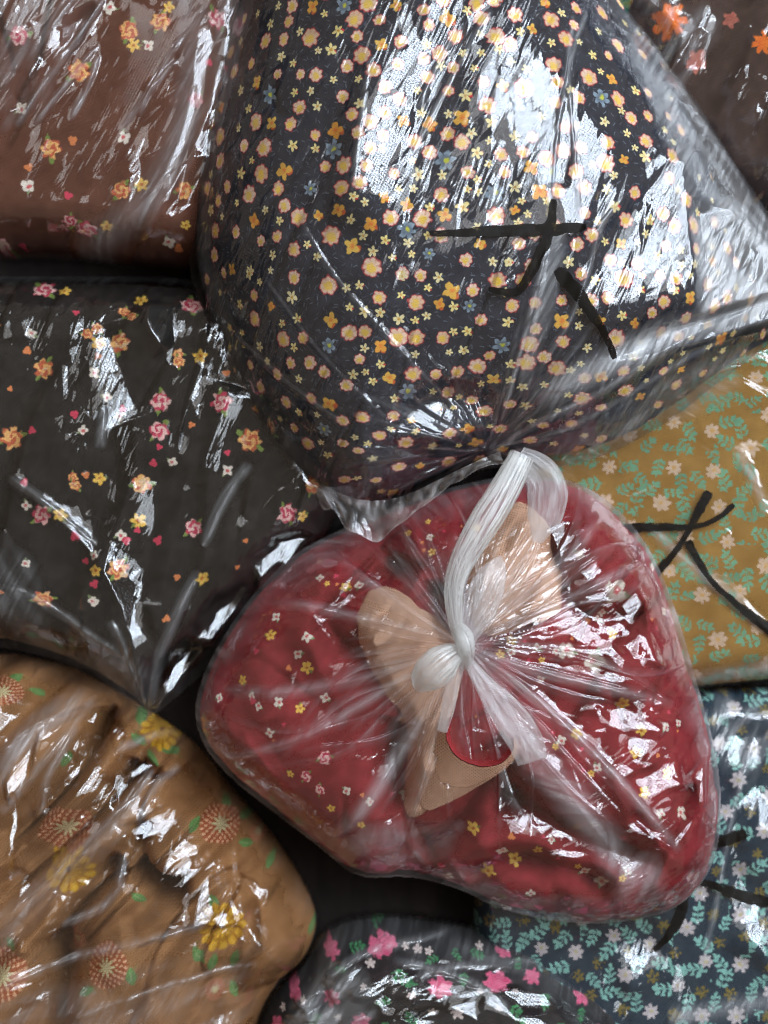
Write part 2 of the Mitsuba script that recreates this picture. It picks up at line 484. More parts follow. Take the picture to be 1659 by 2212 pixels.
    def stroke(self, key, lst, width, seed):
        """A felt pen stroke lying on the film."""
        c = resample(self.path(lst), 60)
        d = np.gradient(c, axis=0); d /= np.linalg.norm(d, axis=1, keepdims=True) + 1e-12
        nrm = np.stack([-d[:, 1], d[:, 0]], 1)
        rng = np.random.RandomState(seed)
        j = ndi.gaussian_filter1d(rng.randn(2, 60), 1.0, axis=1) * 0.16
        t = np.linspace(0, 1, 60)
        taper = (0.75 + 0.25 * np.sin(t * 5 + seed)) * np.clip(np.minimum(t, (1 - t) * 0.7) * 14 + 0.62, 0, 1) * K * width * 0.52
        ac = np.linspace(-1, 1, 7)
        half = np.where(ac[None, :] > 0, (1 + j[0])[:, None], (1 + j[1])[:, None]) * taper[:, None]
        q = c[:, None] + nrm[:, None] * (ac[None, :] * half)[..., None]
        z = self.p.at(self.H, q[..., 0], q[..., 1]) + 0.00042
        v = np.concatenate([q, z[..., None]], -1).reshape(-1, 3)
        uvs = np.stack(np.broadcast_arrays(np.linspace(0, 1, 60)[:, None], ac[None, :] * 0.5), -1).reshape(-1, 2)
        part(key, 'marker_stroke', mikit.ply((v, quads(60, 7)), 'ink_mat', smooth=True, uv=uvs))


def quads(n, m, wrap=False):
    i, j = np.meshgrid(np.arange(n - 1), np.arange(m if wrap else m - 1), indexing='ij')
    j2 = (j + 1) % m
    return np.stack([i * m + j, i * m + j2, (i + 1) * m + j2, (i + 1) * m + j], -1).reshape(-1, 4)


# ------------------------------------------------------------------ prints
def tuples(lst, sx, ox, oy, kind, r, jit=0.12, seed=0):
    """Positions read on an enlarged view -> (vx, vy, kind, radius in sheet units)."""
    rng = random.Random(seed)
    return [(x * sx + ox, y * sx + oy, kind, r * (1 + rng.uniform(-jit, jit))) for x, y in lst]


A, Bq, C3, C4 = (0.5, 0, 0), (0.5, 829.5, 0), (0.5, 0, 540), (0.5, 829.5, 540)
peach = [(A, [(1262, 20), (1532, 80), (1340, 158), (1225, 165), (1147, 172), (997, 220), (1012, 307), (1200, 318), (1297, 318), (1500, 280), (1565, 235), (1480, 415), (1293, 460), (1520, 490), (1105, 522), (950, 587), (1053, 628), (1140, 635), (1362, 578), (950, 690), (1127, 745), (1405, 715), (1485, 710), (895, 808), (1075, 835), (942, 865), (1475, 808), (1290, 935), (930, 995), (1018, 1000), (1127, 1040), (1430, 1015), (1270, 1075), (1605, 1150), (1640, 80), (1590, 10)]),
         (Bq, [(568, 60), (725, 80), (832, 28), (945, 52), (485, 153), (547, 183), (787, 165), (735, 270), (1013, 192), (972, 235), (432, 352), (606, 375), (448, 450), (740, 440), (1015, 422), (1143, 398), (1143, 498), (277, 573), (785, 545), (642, 587), (970, 612), (1135, 605), (507, 663), (703, 680), (960, 702), (43, 748), (363, 740), (522, 740), (1250, 668), (250, 838), (870, 808), (1085, 830), (165, 940), (485, 930), (1048, 947), (1340, 970), (585, 1050), (835, 1053), (885, 330), (80, 1180), (300, 290), (1230, 500), (1310, 860)]),
         (C3, [(1270, 115), (1418, 150), (1640, 205), (1098, 195), (1100, 295), (1222, 385), (1508, 355), (1553, 470), (1197, 535), (1400, 527), (1345, 640), (1480, 735), (1480, 835), (1640, 800), (965, 95), (1235, 655), (1330, 835), (1490, 990)]),
         (C4, [(355, 40), (158, 108), (492, 130), (385, 172), (140, 225), (420, 300), (62, 375), (138, 378), (255, 378), (458, 455), (405, 500), (630, 405), (775, 395), (770, 215), (615, 485), (750, 508), (870, 550), (225, 535), (125, 535), (1045, 605), (40, 715), (545, 665), (435, 695), (285, 790), (95, 830), (505, 770), (690, 755), (860, 640), (65, 935), (280, 910), (1265, 120), (1200, 355), (1040, 120), (1005, 380), (1160, 270), (1565, 440), (1640, 360), (1265, 580), (1210, 520), (1380, 530), (735, 890)])]
golden = [(A, [(1108, 350), (1172, 527), (912, 530), (1225, 735), (1450, 560), (1460, 905), (1095, 950), (1520, 1060), (1350, 25)]),
          (Bq, [(640, 120), (513, 365), (335, 505), (985, 340), (638, 720), (1040, 683), (98, 880), (565, 905), (672, 825), (415, 1050), (275, 75)]),
          (C3, [(1000, 80), (1170, 240), (1428, 300), (1420, 665)]),
          (C4, [(290, 175), (240, 230), (767, 305), (1085, 315), (475, 555), (22, 550), (118, 735), (360, 770), (1460, 380), (1285, 515), (1110, 630), (155, 930), (1495, 515), (940, 545), (230, 680), (395, 830), (780, 935)])]
cream = [(A, [(1168, 100), (1460, 130), (1215, 240), (1430, 210), (1272, 395), (1370, 455), (1040, 387), (1073, 465), (1040, 745), (1265, 625), (1440, 340), (910, 750), (1022, 873), (958, 935), (1207, 950), (1370, 1105), (910, 905), (1080, 1165)]),
         (Bq, [(768, 50), (930, 130), (725, 180), (903, 235), (548, 260), (663, 270), (390, 290), (420, 225), (355, 410), (1090, 385), (465, 525), (682, 500), (567, 585), (403, 655), (568, 805), (360, 815), (340, 890), (150, 750), (965, 815), (1130, 675), (38, 1110), (540, 1130), (955, 520), (1215, 560), (1000, 890), (800, 1130)]),
         (C3, [(1075, 100), (1168, 85), (1260, 200), (1497, 160), (1575, 265), (1283, 295), (1035, 235), (1155, 480), (1290, 555), (1610, 565), (1120, 415), (1290, 700), (1415, 885), (1610, 900)]),
         (C4, [(80, 110), (540, 50), (65, 295), (135, 450), (535, 310), (600, 590), (695, 580), (360, 350), (345, 430), (210, 610), (300, 680), (460, 760), (615, 670), (210, 845), (550, 490), (1080, 460), (850, 490), (1110, 170), (880, 420)])]
bluish = [(A, [(1165, 405), (1440, 640), (895, 640), (1340, 810), (1485, 20)]), (Bq, [(585, 440), (940, 420), (480, 830), (265, 690), (100, 990), (720, 745), (195, 1095)]),
          (C3, [(1420, 410), (1400, 775)]), (C4, [(370, 240), (105, 610), (510, 410)])]


def place(to_uv, items, seed, turn=math.pi):
    rng = random.Random(seed)
    vx, vy = np.array([i[0] for i in items]), np.array([i[1] for i in items])
    u, v = to_uv(vx, vy)
    return [(a, b, i[3] * K, rng.uniform(-turn, turn), i[2], rng.random()) for a, b, i in zip(u, v, items)]


def fill(rng, items, kind, n, box, dmin, r):
    q = scatter(rng, n, *box, dmin, [(i[0], i[1]) for i in items])
    return items + [(x, y, kind, r * rng.uniform(0.85, 1.15)) for x, y in q]


def navy_print(to_uv):
    it = []
    for grp, kind, r in ((bluish, 3, 21), (peach, 0, 19.5), (golden, 1, 17.5), (cream, 2, 14.5)):
        for (sx, ox, oy), lst in grp:
            it += tuples(lst, sx, ox, oy, kind, r * 0.87, 0.28, len(it))
    it = [i for i in it if i]
    rng = random.Random(4)
    for kind, n, d, r in ((0, 300, 34, 15.5), (1, 60, 42, 14), (2, 300, 25, 11)):      # the parts of the cloth that the film's glare or the frame hides
        it = fill(rng, it, kind, n, (380, 1760, -150, 1150), d, r)

    def base(u, v):
        c = mixc((0.019, 0.021, 0.029), (0.029, 0.031, 0.040), mikit.noise(u * 300, v * 300))
        m = mi.Float(0)
        for sz, off in ((0.0041, 0.0), (0.0047, 31.3)):
            a, b = u / sz + off, v / sz + off
            ia, ib = dr.floor(a), dr.floor(b)
            r1, r2, r3 = (mikit.cell_rand(ia, ib, q + off) for q in (1, 2, 3))
            dx, dy, t = a - ia - 0.32 - 0.36 * r1, b - ib - 0.32 - 0.36 * r2, r3 * 12.566
            lx, ly = dx * dr.cos(t) + dy * dr.sin(t), -dx * dr.sin(t) + dy * dr.cos(t)
            m = dr.maximum(m, ss(0.07, 0.03, dr.abs(ly)) * ss(0.26, 0.18, dr.abs(lx)) * (0.25 + 0.75 * r1) * dr.select(r2 > 0.25, 1.0, 0.0))
        return over(c, (0.12, 0.145, 0.18), m * 0.75)

    def draw(col, x, y, ty, rnd):
        # peach blossom with a red rim and yellow heart
        m, r, th = petals(x, y, 7, 0.78, 0.16, rnd)
        mi_, _, _ = petals(x * 1.13, y * 1.13, 7, 0.78, 0.16, rnd)
        a = over(col, (0.42, 0.045, 0.05), m)
        a = over(a, mixc((0.58, 0.38, 0.25), (0.70, 0.51, 0.40), rnd), mi_)
        a = over(a, (0.50, 0.22, 0.12), 0.55 * mi_ * ss(0.8, 1.0, dr.abs(dr.cos(3.5 * (th + rnd) + 1.57))) * ss(0.35, 0.6, r))
        a = over(a, (0.70, 0.46, 0.03), blob(x, y, -0.05, -0.1, 0.44, 0.14) * (0.55 + 0.45 * mikit.noise(x * 6, y * 6, rnd * 9)))
        # golden ragged blossom
        m, r, th = petals(x, y, 4.0, 0.46, 0.46, rnd * 6)
        b = over(col, (0.50, 0.10, 0.03), blob(x, y, 0.55, -0.45, 0.34))
        b = over(b, mixc((0.66, 0.29, 0.045), (0.62, 0.40, 0.08), rnd), m)
        b = over(b, (0.62, 0.12, 0.03), 0.7 * m * blob(x, y, 0.05, 0.05, 0.26, 0.2))
        # small cream star with a red bud
        m, r, th = petals(x, y, 5, 0.26, 0.6, rnd * 6)
        c = over(col, (0.55, 0.05, 0.05), blob(x, y, 0.62, -0.15, 0.24) * dr.select(rnd > 0.45, 1.0, 0.0))
        c = over(c, mixc((0.66, 0.58, 0.34), (0.72, 0.60, 0.24), rnd), m)
        c = over(c, (0.55, 0.30, 0.05), blob(x, y, 0, 0, 0.2))
        # blue grey outlined flower with a green heart
        m, r, th = petals(x, y, 6, 0.42, 0.5, rnd * 6)
        d = over(col, (0.20, 0.26, 0.31), m)
        d = over(d, (0.07, 0.09, 0.12), m * blob(x, y, 0, 0, 0.55, 0.2) * 0.7)
        d = over(d, (0.42, 0.42, 0.05), blob(x, y, 0.05, 0.05, 0.22))
        return dr.select(ty < 0.5, a, dr.select(ty < 1.5, b, dr.select(ty < 2.5, c, d)))

    return make_print(place(to_uv, it, 3, 0.6), 0.006, base, draw, (0.0015, 0.0012, 0.14, 0.2))


def posy_draw(dim=1.0):
    """Roses in pink or orange, yellow stars, white buds, small dots."""
    def q(c):
        return tuple(k * dim for k in c)

    def draw(col, x, y, ty, rnd):
        n = mikit.fbm(x * 2.6 + rnd * 31, y * 2.6, rnd * 17, 2)
        m, r, th = petals(x, y, 6, 0.55, 0.24, rnd * 6)
        sw = 0.5 + 0.5 * dr.sin(r * 11 + 2.2 * th + 6 * n)
        lf = leaf(x, y, 0.3, 0.3, 0.9, 0.75, 0.17) + leaf(x, y, -0.2, -0.4, 3.9, 0.75, 0.17)
        g = over(col, q((0.16, 0.22, 0.05)), lf)
        a = over(g, mixc(q((0.48, 0.05, 0.09)), q((0.72, 0.42, 0.38)), ss(0.3, 0.75, sw)), m)
        a = over(a, q((0.74, 0.60, 0.50)), m * ss(0.62, 0.8, n) * 0.8)
        o = over(g, mixc(q((0.50, 0.11, 0.05)), q((0.74, 0.40, 0.14)), ss(0.3, 0.75, sw)), m)
        o = over(o, q((0.70, 0.55, 0.35)), m * ss(0.62, 0.8, n) * 0.8)
        m5, r, th = petals(x, y, 5, 0.42, 0.42, rnd * 6)
        yl = over(col, q((0.18, 0.22, 0.05)), leaf(x, y, -0.2, 0.2, 2.5, 0.8, 0.16))
        yl = over(yl, mixc(q((0.74, 0.42, 0.06)), q((0.78, 0.52, 0.12)), sw), m5)
        yl = over(yl, q((0.45, 0.12, 0.02)), blob(x, y, 0, 0, 0.2))
        wh = over(col, q((0.18, 0.22, 0.10)), leaf(x, y, 0.2, -0.2, -0.7, 0.75, 0.18))
        wh = over(wh, q((0.68, 0.60, 0.50)), petals(x, y, 4, 0.4, 0.32, rnd * 6)[0])
        wh = over(wh, q((0.55, 0.10, 0.10)), blob(x, y, 0.1, 0.05, 0.22))
        dt = over(col, mixc(q((0.55, 0.05, 0.09)), q((0.62, 0.20, 0.07)), dr.select(rnd > 0.5, 1.0, 0.0)), petals(x, y, 3, 0.45, 0.3, rnd * 6)[0])
        return dr.select(ty < 0.5, a, dr.select(ty < 1.5, o, dr.select(ty < 2.5, yl, dr.select(ty < 3.5, wh, dt))))
    return draw


def flat_base(c0, c1, f=260):
    return lambda u, v: mixc(c0, c1, mikit.noise(u * f, v * f))


def black_print(to_uv):
    it = []
    C5 = (0.5, 0, 1080)
    for (sx, ox, oy), lst, kind, r in ((C3, [(190, 170), (825, 235), (690, 655), (685, 780), (955, 655), (175, 1145), (1240, 1140)], 0, 25), (C3, [(515, 400), (180, 510), (40, 810), (610, 1010), (1080, 820), (1350, 1010)], 1, 27),
                                       (C3, [(275, 175), (605, 215), (420, 400), (860, 455), (415, 985), (255, 1145), (1305, 1150)], 2, 17), (C3, [(530, 262), (565, 285), (765, 445), (770, 480), (310, 980), (320, 1015), (375, 360), (415, 335)], 1, 13),
                                       (C3, [(125, 355), (460, 635), (405, 530), (357, 775), (745, 915), (980, 950), (510, 715), (110, 1105)], 3, 15), (C3, [(320, 265), (105, 430), (415, 455), (320, 710), (525, 685), (135, 778), (685, 850), (660, 920), (980, 875), (100, 1005), (360, 970), (975, 530), (825, 755)], 4, 10),
                                       (C5, [(830, 120)], 0, 25), (C5, [(510, 300), (180, 430)], 1, 25), (C5, [(595, 90), (410, 305), (870, 340)], 2, 16), (C5, [(110, 275), (400, 440), (400, 240), (520, 150)], 3, 14), (C5, [(360, 265), (310, 160), (680, 175), (760, 335), (405, 365), (715, 515), (545, 175), (590, 130)], 4, 11)):
        it += tuples(lst, sx, ox, oy, kind, r * 1.08, 0.15, len(it))
    it = fill(random.Random(8), it, 4, 30, (-200, 780, 560, 1500), 60, 8)
    return make_print(place(to_uv, it, 8), 0.008, flat_base((0.010, 0.009, 0.008), (0.020, 0.018, 0.016)), posy_draw(), (0.0016, 0.0016, 0.22, 0.7))


def brown_print(to_uv):
    it = []
    for (sx, ox, oy), lst, kind, r in ((A, [(340, 305), (215, 640), (520, 820), (795, 820), (555, 130), (690, 90)], 1, 26), (A, [(935, 70), (375, 985), (40, 1080), (845, 430), (300, 950), (80, 150)], 0, 24), (A, [(575, 190), (610, 795), (455, 970), (800, 970), (725, 25)], 2, 17),
                                       (A, [(85, 460), (535, 590), (115, 800), (640, 190), (730, 1045), (470, 30)], 3, 18), (A, [(770, 1070), (290, 840), (310, 600), (150, 1100), (120, 720), (900, 260)], 4, 12)):
        it += tuples(lst, sx, ox, oy, kind, r, 0.15, len(it))
    it = fill(random.Random(9), it, 1, 14, (-250, 500, -200, 600), 110, 22)
    return make_print(place(to_uv, it, 9), 0.008, flat_base((0.092, 0.030, 0.017), (0.115, 0.042, 0.024)), posy_draw(0.95), (0.0016, 0.0016, 0.2, 0.4))


def red_print(to_uv):
    it = []
    C5, C6, C7, C8 = (0.5, 0, 1080), (0.5, 829.5, 1080), (0.5, 0, 1618), (0.5, 829.5, 1618)
    for (sx, ox, oy), lst, kind, r in ((C6, [(1010, 400)], 3, 34), (C6, [(800, 660), (930, 715)], 3, 28), (C6, [(970, 500), (1040, 900), (1230, 990), (860, 240)], 3, 14), (C6, [(1130, 1010), (1010, 590), (1050, 890), (850, 1030), (1100, 1100)], 2, 15),
                                       (C5, [(1490, 380), (1165, 590), (1320, 735), (1040, 790), (1290, 915)], 2, 15), (C5, [(1550, 375), (1190, 510), (1320, 600), (940, 865), (1200, 880), (1400, 870), (1280, 680), (1080, 860), (1110, 900)], 3, 14), (C5, [(1085, 880), (1480, 420), (1240, 740), (1100, 660), (1450, 330)], 4, 10),
                                       (C8, [(1130, 195), (395, 370), (580, 515), (460, 550), (1230, 110)], 2, 17), (C8, [(1200, 285), (1310, 300), (960, 605), (100, 235), (520, 470), (280, 560), (640, 640)], 3, 16), (C8, [(560, 400), (250, 520), (1060, 420)], 4, 12),
                                       (C7, [(1400, 50), (1380, 180), (1320, 130)], 0, 16), (C7, [(1250, 120), (1430, 260), (1560, 330)], 2, 12)):
        it += tuples(lst, sx, ox, oy, kind, r, 0.15, len(it))
    rng = random.Random(10)
    for _ in range(44):                       # small posies: a white bud, a yellow star and dots close together
        cx, cy = rng.uniform(420, 1570), rng.uniform(1020, 2000)
        for kind, r, sp in ((3, 13, 22), (2, 11, 24), (4, 7, 30), (4, 6, 36)):
            q = (cx + rng.gauss(0, sp * 0.6), cy + rng.gauss(0, sp * 0.6))
            if rng.random() < 0.8 and all((q[0] - o[0]) ** 2 + (q[1] - o[1]) ** 2 > 300 for o in it):
                it.append((q[0], q[1], kind, r * rng.uniform(0.75, 1.15)))
    return make_print(place(to_uv, it, 10), 0.007, flat_base((0.185, 0.017, 0.020), (0.24, 0.024, 0.028)), posy_draw(0.95), (0.0015, 0.0015, 0.16, 0.3))


def orange_print(to_uv):
    C7, C5 = (0.5, 0, 1618), (0.5, 0, 1080)
    it = []
    for (sx, ox, oy), lst, kind, r in ((C7, [(905, 695), (1010, 935), (900, 950), (820, 345), (565, 995), (365, 1070), (20, 890), (650, 50), (1070, 250), (1165, 470), (1005, 1060), (850, 910), (1060, 400), (970, 235), (730, 20)], 2, 26), (C5, [(60, 780), (140, 845), (610, 935), (590, 1040)], 2, 26),
                                       (C7, [(945, 800), (260, 560)], 0, 54), (C5, [(700, 990)], 0, 46), (C7, [(235, 390), (945, 340), (450, 960), (0, 1000)], 1, 52), (C7, [(915, 1075), (1130, 320), (285, 880)], 1, 25), (C5, [(10, 830)], 1, 40)):
        it += tuples(lst, sx, ox, oy, kind, r, 0.05, len(it))
    rng = random.Random(12)
    it = fill(rng, it, 2, 10, (-200, 700, 1400, 2300), 150, 22)
    it = fill(rng, it, 1, 5, (-250, 700, 1400, 2350), 210, 45)

    def draw(col, x, y, ty, rnd):
        r, th = dr.sqrt(x * x + y * y), dr.atan2(y, x)
        m, _, _ = petals(x, y, 13, 0.78, 0.16, rnd, 0.05)
        a = over(col, mixc((0.60, 0.30, 0.02), (0.70, 0.40, 0.04), 0.5 + 0.5 * dr.cos(13 * (th + rnd))), m)
        a = over(a, (0.36, 0.15, 0.015), m * ss(0.90, 1.0, dr.abs(dr.sin(6.5 * (th + rnd)))) * ss(0.12, 0.4, r))
        a = over(a, (0.36, 0.15, 0.015), m * ss(0.10, 0.04, dr.abs(r - 0.52)) * ss(0.2, 0.7, dr.abs(dr.cos(6.5 * (th + rnd)))) * 0.6)
        a = over(a, (0.25, 0.10, 0.02), blob(x, y, 0, 0, 0.12, 0.05))
        b = over(col, (0.36, 0.09, 0.035), ss(0.06, -0.06, r - 0.93) * 0.85)
        for ring, cnt, sz in ((0.86, 22, 0.30), (0.68, 18, 0.30), (0.50, 14, 0.28)):
            t = th * cnt / (2 * math.pi) + ring * 7
            f = t - dr.floor(t) - 0.5
            w = 2 * math.pi * ring / cnt
            b = over(b, (0.66, 0.36, 0.20), ss(0.075, 0.035, dr.sqrt(dr.square(f * w) + dr.square((r - ring) * 0.7))))
        s, _, _ = petals(x, y, 9, 0.1, 0.32, rnd, 0.05)
        b = over(b, (0.62, 0.52, 0.28), s)
        c = over(col, (0.16, 0.22, 0.06), ss(0.07, 0.03, dr.abs(y + 0.25 * x * x)) * ss(1.0, 0.9, r) * 0.6)
        c = over(c, (0.14, 0.27, 0.08), leaf(x, y, -0.85, 0.0, 0.15, 1.6, 0.38))
        c = over(c, (0.26, 0.36, 0.14), leaf(x, y, -0.8, 0.02, 0.15, 1.5, 0.05))
        return dr.select(ty < 0.5, a, dr.select(ty < 1.5, b, c))

    return make_print(place(to_uv, it, 13), 0.014, flat_base((0.295, 0.138, 0.052), (0.345, 0.168, 0.068)), draw, (0.0017, 0.0014, 0.36, 0.8), 0.05)


def sprig(x, y, n=3):
    m = ss(0.05, 0.02, dr.abs(y)) * dr.select(dr.abs(x) < 0.75, 1.0, 0.0)
    for k in range(n):
        cx = -0.62 + 0.92 * k / (n - 1)
        ln = 0.62 - 0.08 * k
        m = dr.maximum(m, dr.maximum(leaf(x, y, cx, 0.02, 0.95, ln, 0.135), leaf(x, y, cx + 0.1, -0.02, -0.95, ln, 0.135)))
    return dr.maximum(m, leaf(x, y, 0.42, 0.0, 0.0, 0.56, 0.13))


def sprig_print(box, leaf_c, flower_c, heart_c, third_c, base, seed, spacing, weave, third=1.15):
    def pf(to_uv):
        rng = random.Random(seed)
        it = fill(rng, [], 1, 400, box, spacing * 1.75, spacing * 0.47)
        it = fill(rng, it, 2, 300, box, spacing * third, spacing * 0.42)
        it = fill(rng, it, 0, 1500, box, spacing * 0.70, spacing * 0.64)

        def draw(col, x, y, ty, rnd):
            a = over(col, mixc(leaf_c, tuple(k * 0.75 for k in leaf_c), rnd), sprig(x, y))
            m, r, th = petals(x, y, 7, 0.50, 0.36, rnd * 6)
            b = over(col, flower_c, m * (0.7 + 0.3 * mikit.noise(x * 4 + rnd * 9, y * 4, 1.0)))
            b = over(b, heart_c, blob(x, y, 0.05, 0, 0.2))
            n = mikit.noise(x * 5 + rnd * 30, y * 5, 2.0)
            c = over(col, third_c, petals(x, y, 6, 0.3, 0.5, rnd * 6)[0] * ss(0.25, 0.5, n))
            return dr.select(ty < 0.5, a, dr.select(ty < 1.5, b, c))

        return make_print(place(to_uv, it, seed), 0.009, base, draw, weave)
    return pf


def bold_print(items, base, draw, seed, weave):
    return lambda to_uv: make_print(place(to_uv, items, seed), 0.012, base, draw, weave)


# ================================================================== the bags, from the lowest up
# ---- dark brown cloth with orange flowers, top right
key = thing('plastic_bag', 'crinkled clear bag over dark brown cloth in the upper right corner', 'plastic bag', GB)
fab = thing('fabric_bundle', 'dark brown fabric with orange flowers in the upper right corner bag', 'fabric', GF)
bag = Bag([(1180, -260), (1900, -260), (1900, 520), (1720, 560), (1560, 500), (1400, 380), (1200, 200)], 0.03, 0.0, 0.050, 0.03)
bag.B += np.clip(0.30 * (bag.p.X - 0.13) + 0.14 * (bag.p.Y - 0.2), -0.012, 0.035) * smooth01(0, 0.02, bag.s)
bag.crumple(0.0024, 0.018, 0.0011, 0.007, 60, 2.0, 210)
bag.fold([(1350, -20), (1480, 60), (1440, 180)], 0.006, 0.004)
bag.fold([(1500, 60), (1470, 130), (1380, 250)], 0.005, 0.004)
bag.veil([(1330, -40), (1420, 0), (1560, 20), (1540, 100), (1480, 160), (1440, 250), (1400, 160), (1440, 60)], 0.30, 0.004, 3, 0.85, 60, 0.012, 0.002)


def corner_draw(col, x, y, ty, rnd):
    n = mikit.fbm(x * 3 + rnd * 20, y * 3, 1.0, 2)
    a = over(col, mixc((0.62, 0.10, 0.02), (0.74, 0.20, 0.03), n), petals(x, y, 7, 0.45, 0.42, rnd * 6)[0])
    b = over(col, mixc((0.36, 0.08, 0.06), (0.52, 0.2, 0.14), n), petals(x, y, 5, 0.5, 0.3, rnd * 6)[0])
    c = over(col, (0.02, 0.16, 0.09), petals(x, y, 3, 0.5, 0.35, rnd)[0])
    return dr.select(ty < 0.5, a, dr.select(ty < 1.5, b, c))


items = [(1450, 40, 0, 44), (1650, 90, 0, 26), (1505, 130, 1, 30), (1335, 0, 2, 40), (1580, 40, 1, 20), (1700, 200, 0, 30), (1790, 60, 1, 30)]
bag.cloth(fab, 'corner_cloth', crevice=0.004 * np.clip(bag.p.grf(0.03, 0.012, 60, 5), 0, 2), print_fn=bold_print(items, flat_base((0.045, 0.026, 0.021), (0.065, 0.038, 0.030)), corner_draw, 21, (0.0015, 0.0015, 0.2, 0.3)))
bag.film(key)

# ---- mustard cloth with green sprigs, right
key = thing('plastic_bag', 'flat clear bag over mustard fabric with a black marker sign at the right edge', 'plastic bag', GB)
fab = thing('fabric_bundle', 'mustard yellow fabric with green leaf sprigs and pale pink flowers', 'fabric', GF)
bag = Bag([(1080, 1000), (1180, 900), (1350, 800), (1500, 700), (1900, 640), (1900, 1460), (1640, 1475), (1400, 1500), (1180, 1480), (1080, 1300)], 0.02, 0.0, 0.036, 0.02)
bag.grain = -40
bag.B += np.clip(0.10 * (bag.p.X - 0.11) + 0.06 * (bag.p.Y - 0.0), -0.006, 0.012) * smooth01(0, 0.02, bag.s)
bag.crumple(0.0006, 0.034, 0.0002, 0.012, 150, 2.2, 220, 0.00006)
bag.fold([(1340, 1100), (1480, 1210), (1560, 1290), (1659, 1400)], 0.0009, 0.006, film_only=True)
bag.fold([(1600, 960), (1640, 1060), (1680, 1200)], 0.0008, 0.004, film_only=True)
bag.fold([(1440, 850), (1560, 800), (1660, 770)], 0.0009, 0.005, film_only=True)
bag.streak([(1400, 1130), (1480, 1215), (1560, 1270), (1659, 1360)], 0.28, 0.0026)
bag.streak([(1590, 960), (1630, 1040), (1659, 1110)], 0.35, 0.002)
bag.streak([(1480, 1480), (1580, 1460), (1680, 1440)], 0.45, 0.004)
bag.streak([(1440, 900), (1520, 850), (1600, 810)], 0.14, 0.005)
bag.glint([(1610, 1290), (1650, 1330), (1670, 1370), (1640, 1350)], 1.0, 0.0015)
bag.cloth(fab, 'mustard_cloth', gap=0.0012, wob=0.0003, print_fn=sprig_print((1050, 1800, 620, 1520), (0.14, 0.32, 0.19), (0.52, 0.38, 0.27), (0.48, 0.28, 0.10), (0.22, 0.12, 0.02),
          lambda u, v: mixc((0.225, 0.115, 0.022), (0.29, 0.160, 0.040), mikit.fbm(u * 90, v * 90, 2.0, 2)), 22, 44, (0.0013, 0.0013, 0.10, 0.2), 4.0))
bag.film(key, 'clear_mat')
bag.stroke(key, [(1345, 1141), (1420, 1138), (1500, 1140), (1550, 1122), (1585, 1090)], 20, 1)
bag.stroke(key, [(1532, 1062), (1505, 1110), (1478, 1165), (1440, 1215), (1398, 1255)], 24, 2)
bag.stroke(key, [(1485, 1168), (1510, 1215), (1540, 1262), (1590, 1305), (1690, 1380)], 24, 3)

# ---- teal cloth with green sprigs, lower right
key = thing('plastic_bag', 'flat clear bag over teal leaf fabric with curved marker lines in the lower right corner', 'plastic bag', GB)
fab = thing('fabric_bundle', 'dark teal fabric with mint leaf sprigs and white flowers in the lower right corner', 'fabric', GF)
bag = Bag([(1015, 1760), (1100, 1560), (1350, 1490), (1660, 1478), (1900, 1470), (1900, 2420), (1015, 2420)], 0.025, 0.0, 0.033, 0.016)
bag.crumple(0.0016, 0.024, 0.0007, 0.009, 70, 2.4, 230, 0.00012)
bag.fold([(1640, 1560), (1570, 1780), (1530, 2060)], 0.0016, 0.003, film_only=True)
bag.streak([(1645, 1530), (1580, 1750), (1540, 1990), (1520, 2080)], 0.30, 0.0011)
bag.streak([(1440, 2200), (1560, 2180), (1680, 2160)], 0.4, 0.004)
bag.veil([(1540, 1490), (1660, 1490), (1680, 1640), (1600, 1700), (1540, 1600)], 0.30, 0.006, 4, 0.9, 60, 0.012, 0.003)
for g in ([(1560, 1560), (1640, 1590), (1610, 1700), (1550, 1650)], [(1610, 1700), (1690, 1660), (1670, 1800), (1610, 1820)], [(1390, 1500), (1490, 1488), (1470, 1545), (1400, 1550)], [(1590, 1880), (1670, 1930), (1660, 2080), (1590, 2040)], [(1320, 2050), (1400, 2000), (1430, 2060), (1360, 2140)]):
    bag.glint(g, 0.8, 0.007)
bag.cloth(fab, 'teal_cloth', gap=0.0012, wob=0.0003, print_fn=sprig_print((880, 1800, 1440, 2350), (0.22, 0.45, 0.39), (0.52, 0.47, 0.47), (0.42, 0.36, 0.20), (0.17, 0.13, 0.035),
          lambda u, v: mixc((0.012, 0.026, 0.042), (0.024, 0.042, 0.058), mikit.noise(u * 260, v * 260)), 23, 42, (0.0013, 0.0013, 0.10, 0.2)))
bag.film(key)
bag.stroke(key, [(1480, 1840), (1540, 1822), (1612, 1800)], 24, 4)
bag.stroke(key, [(1500, 1903), (1550, 1912), (1610, 1940), (1690, 1955)], 24, 5)
bag.stroke(key, [(1482, 1935), (1468, 1985), (1440, 2030), (1412, 2052)], 22, 6)

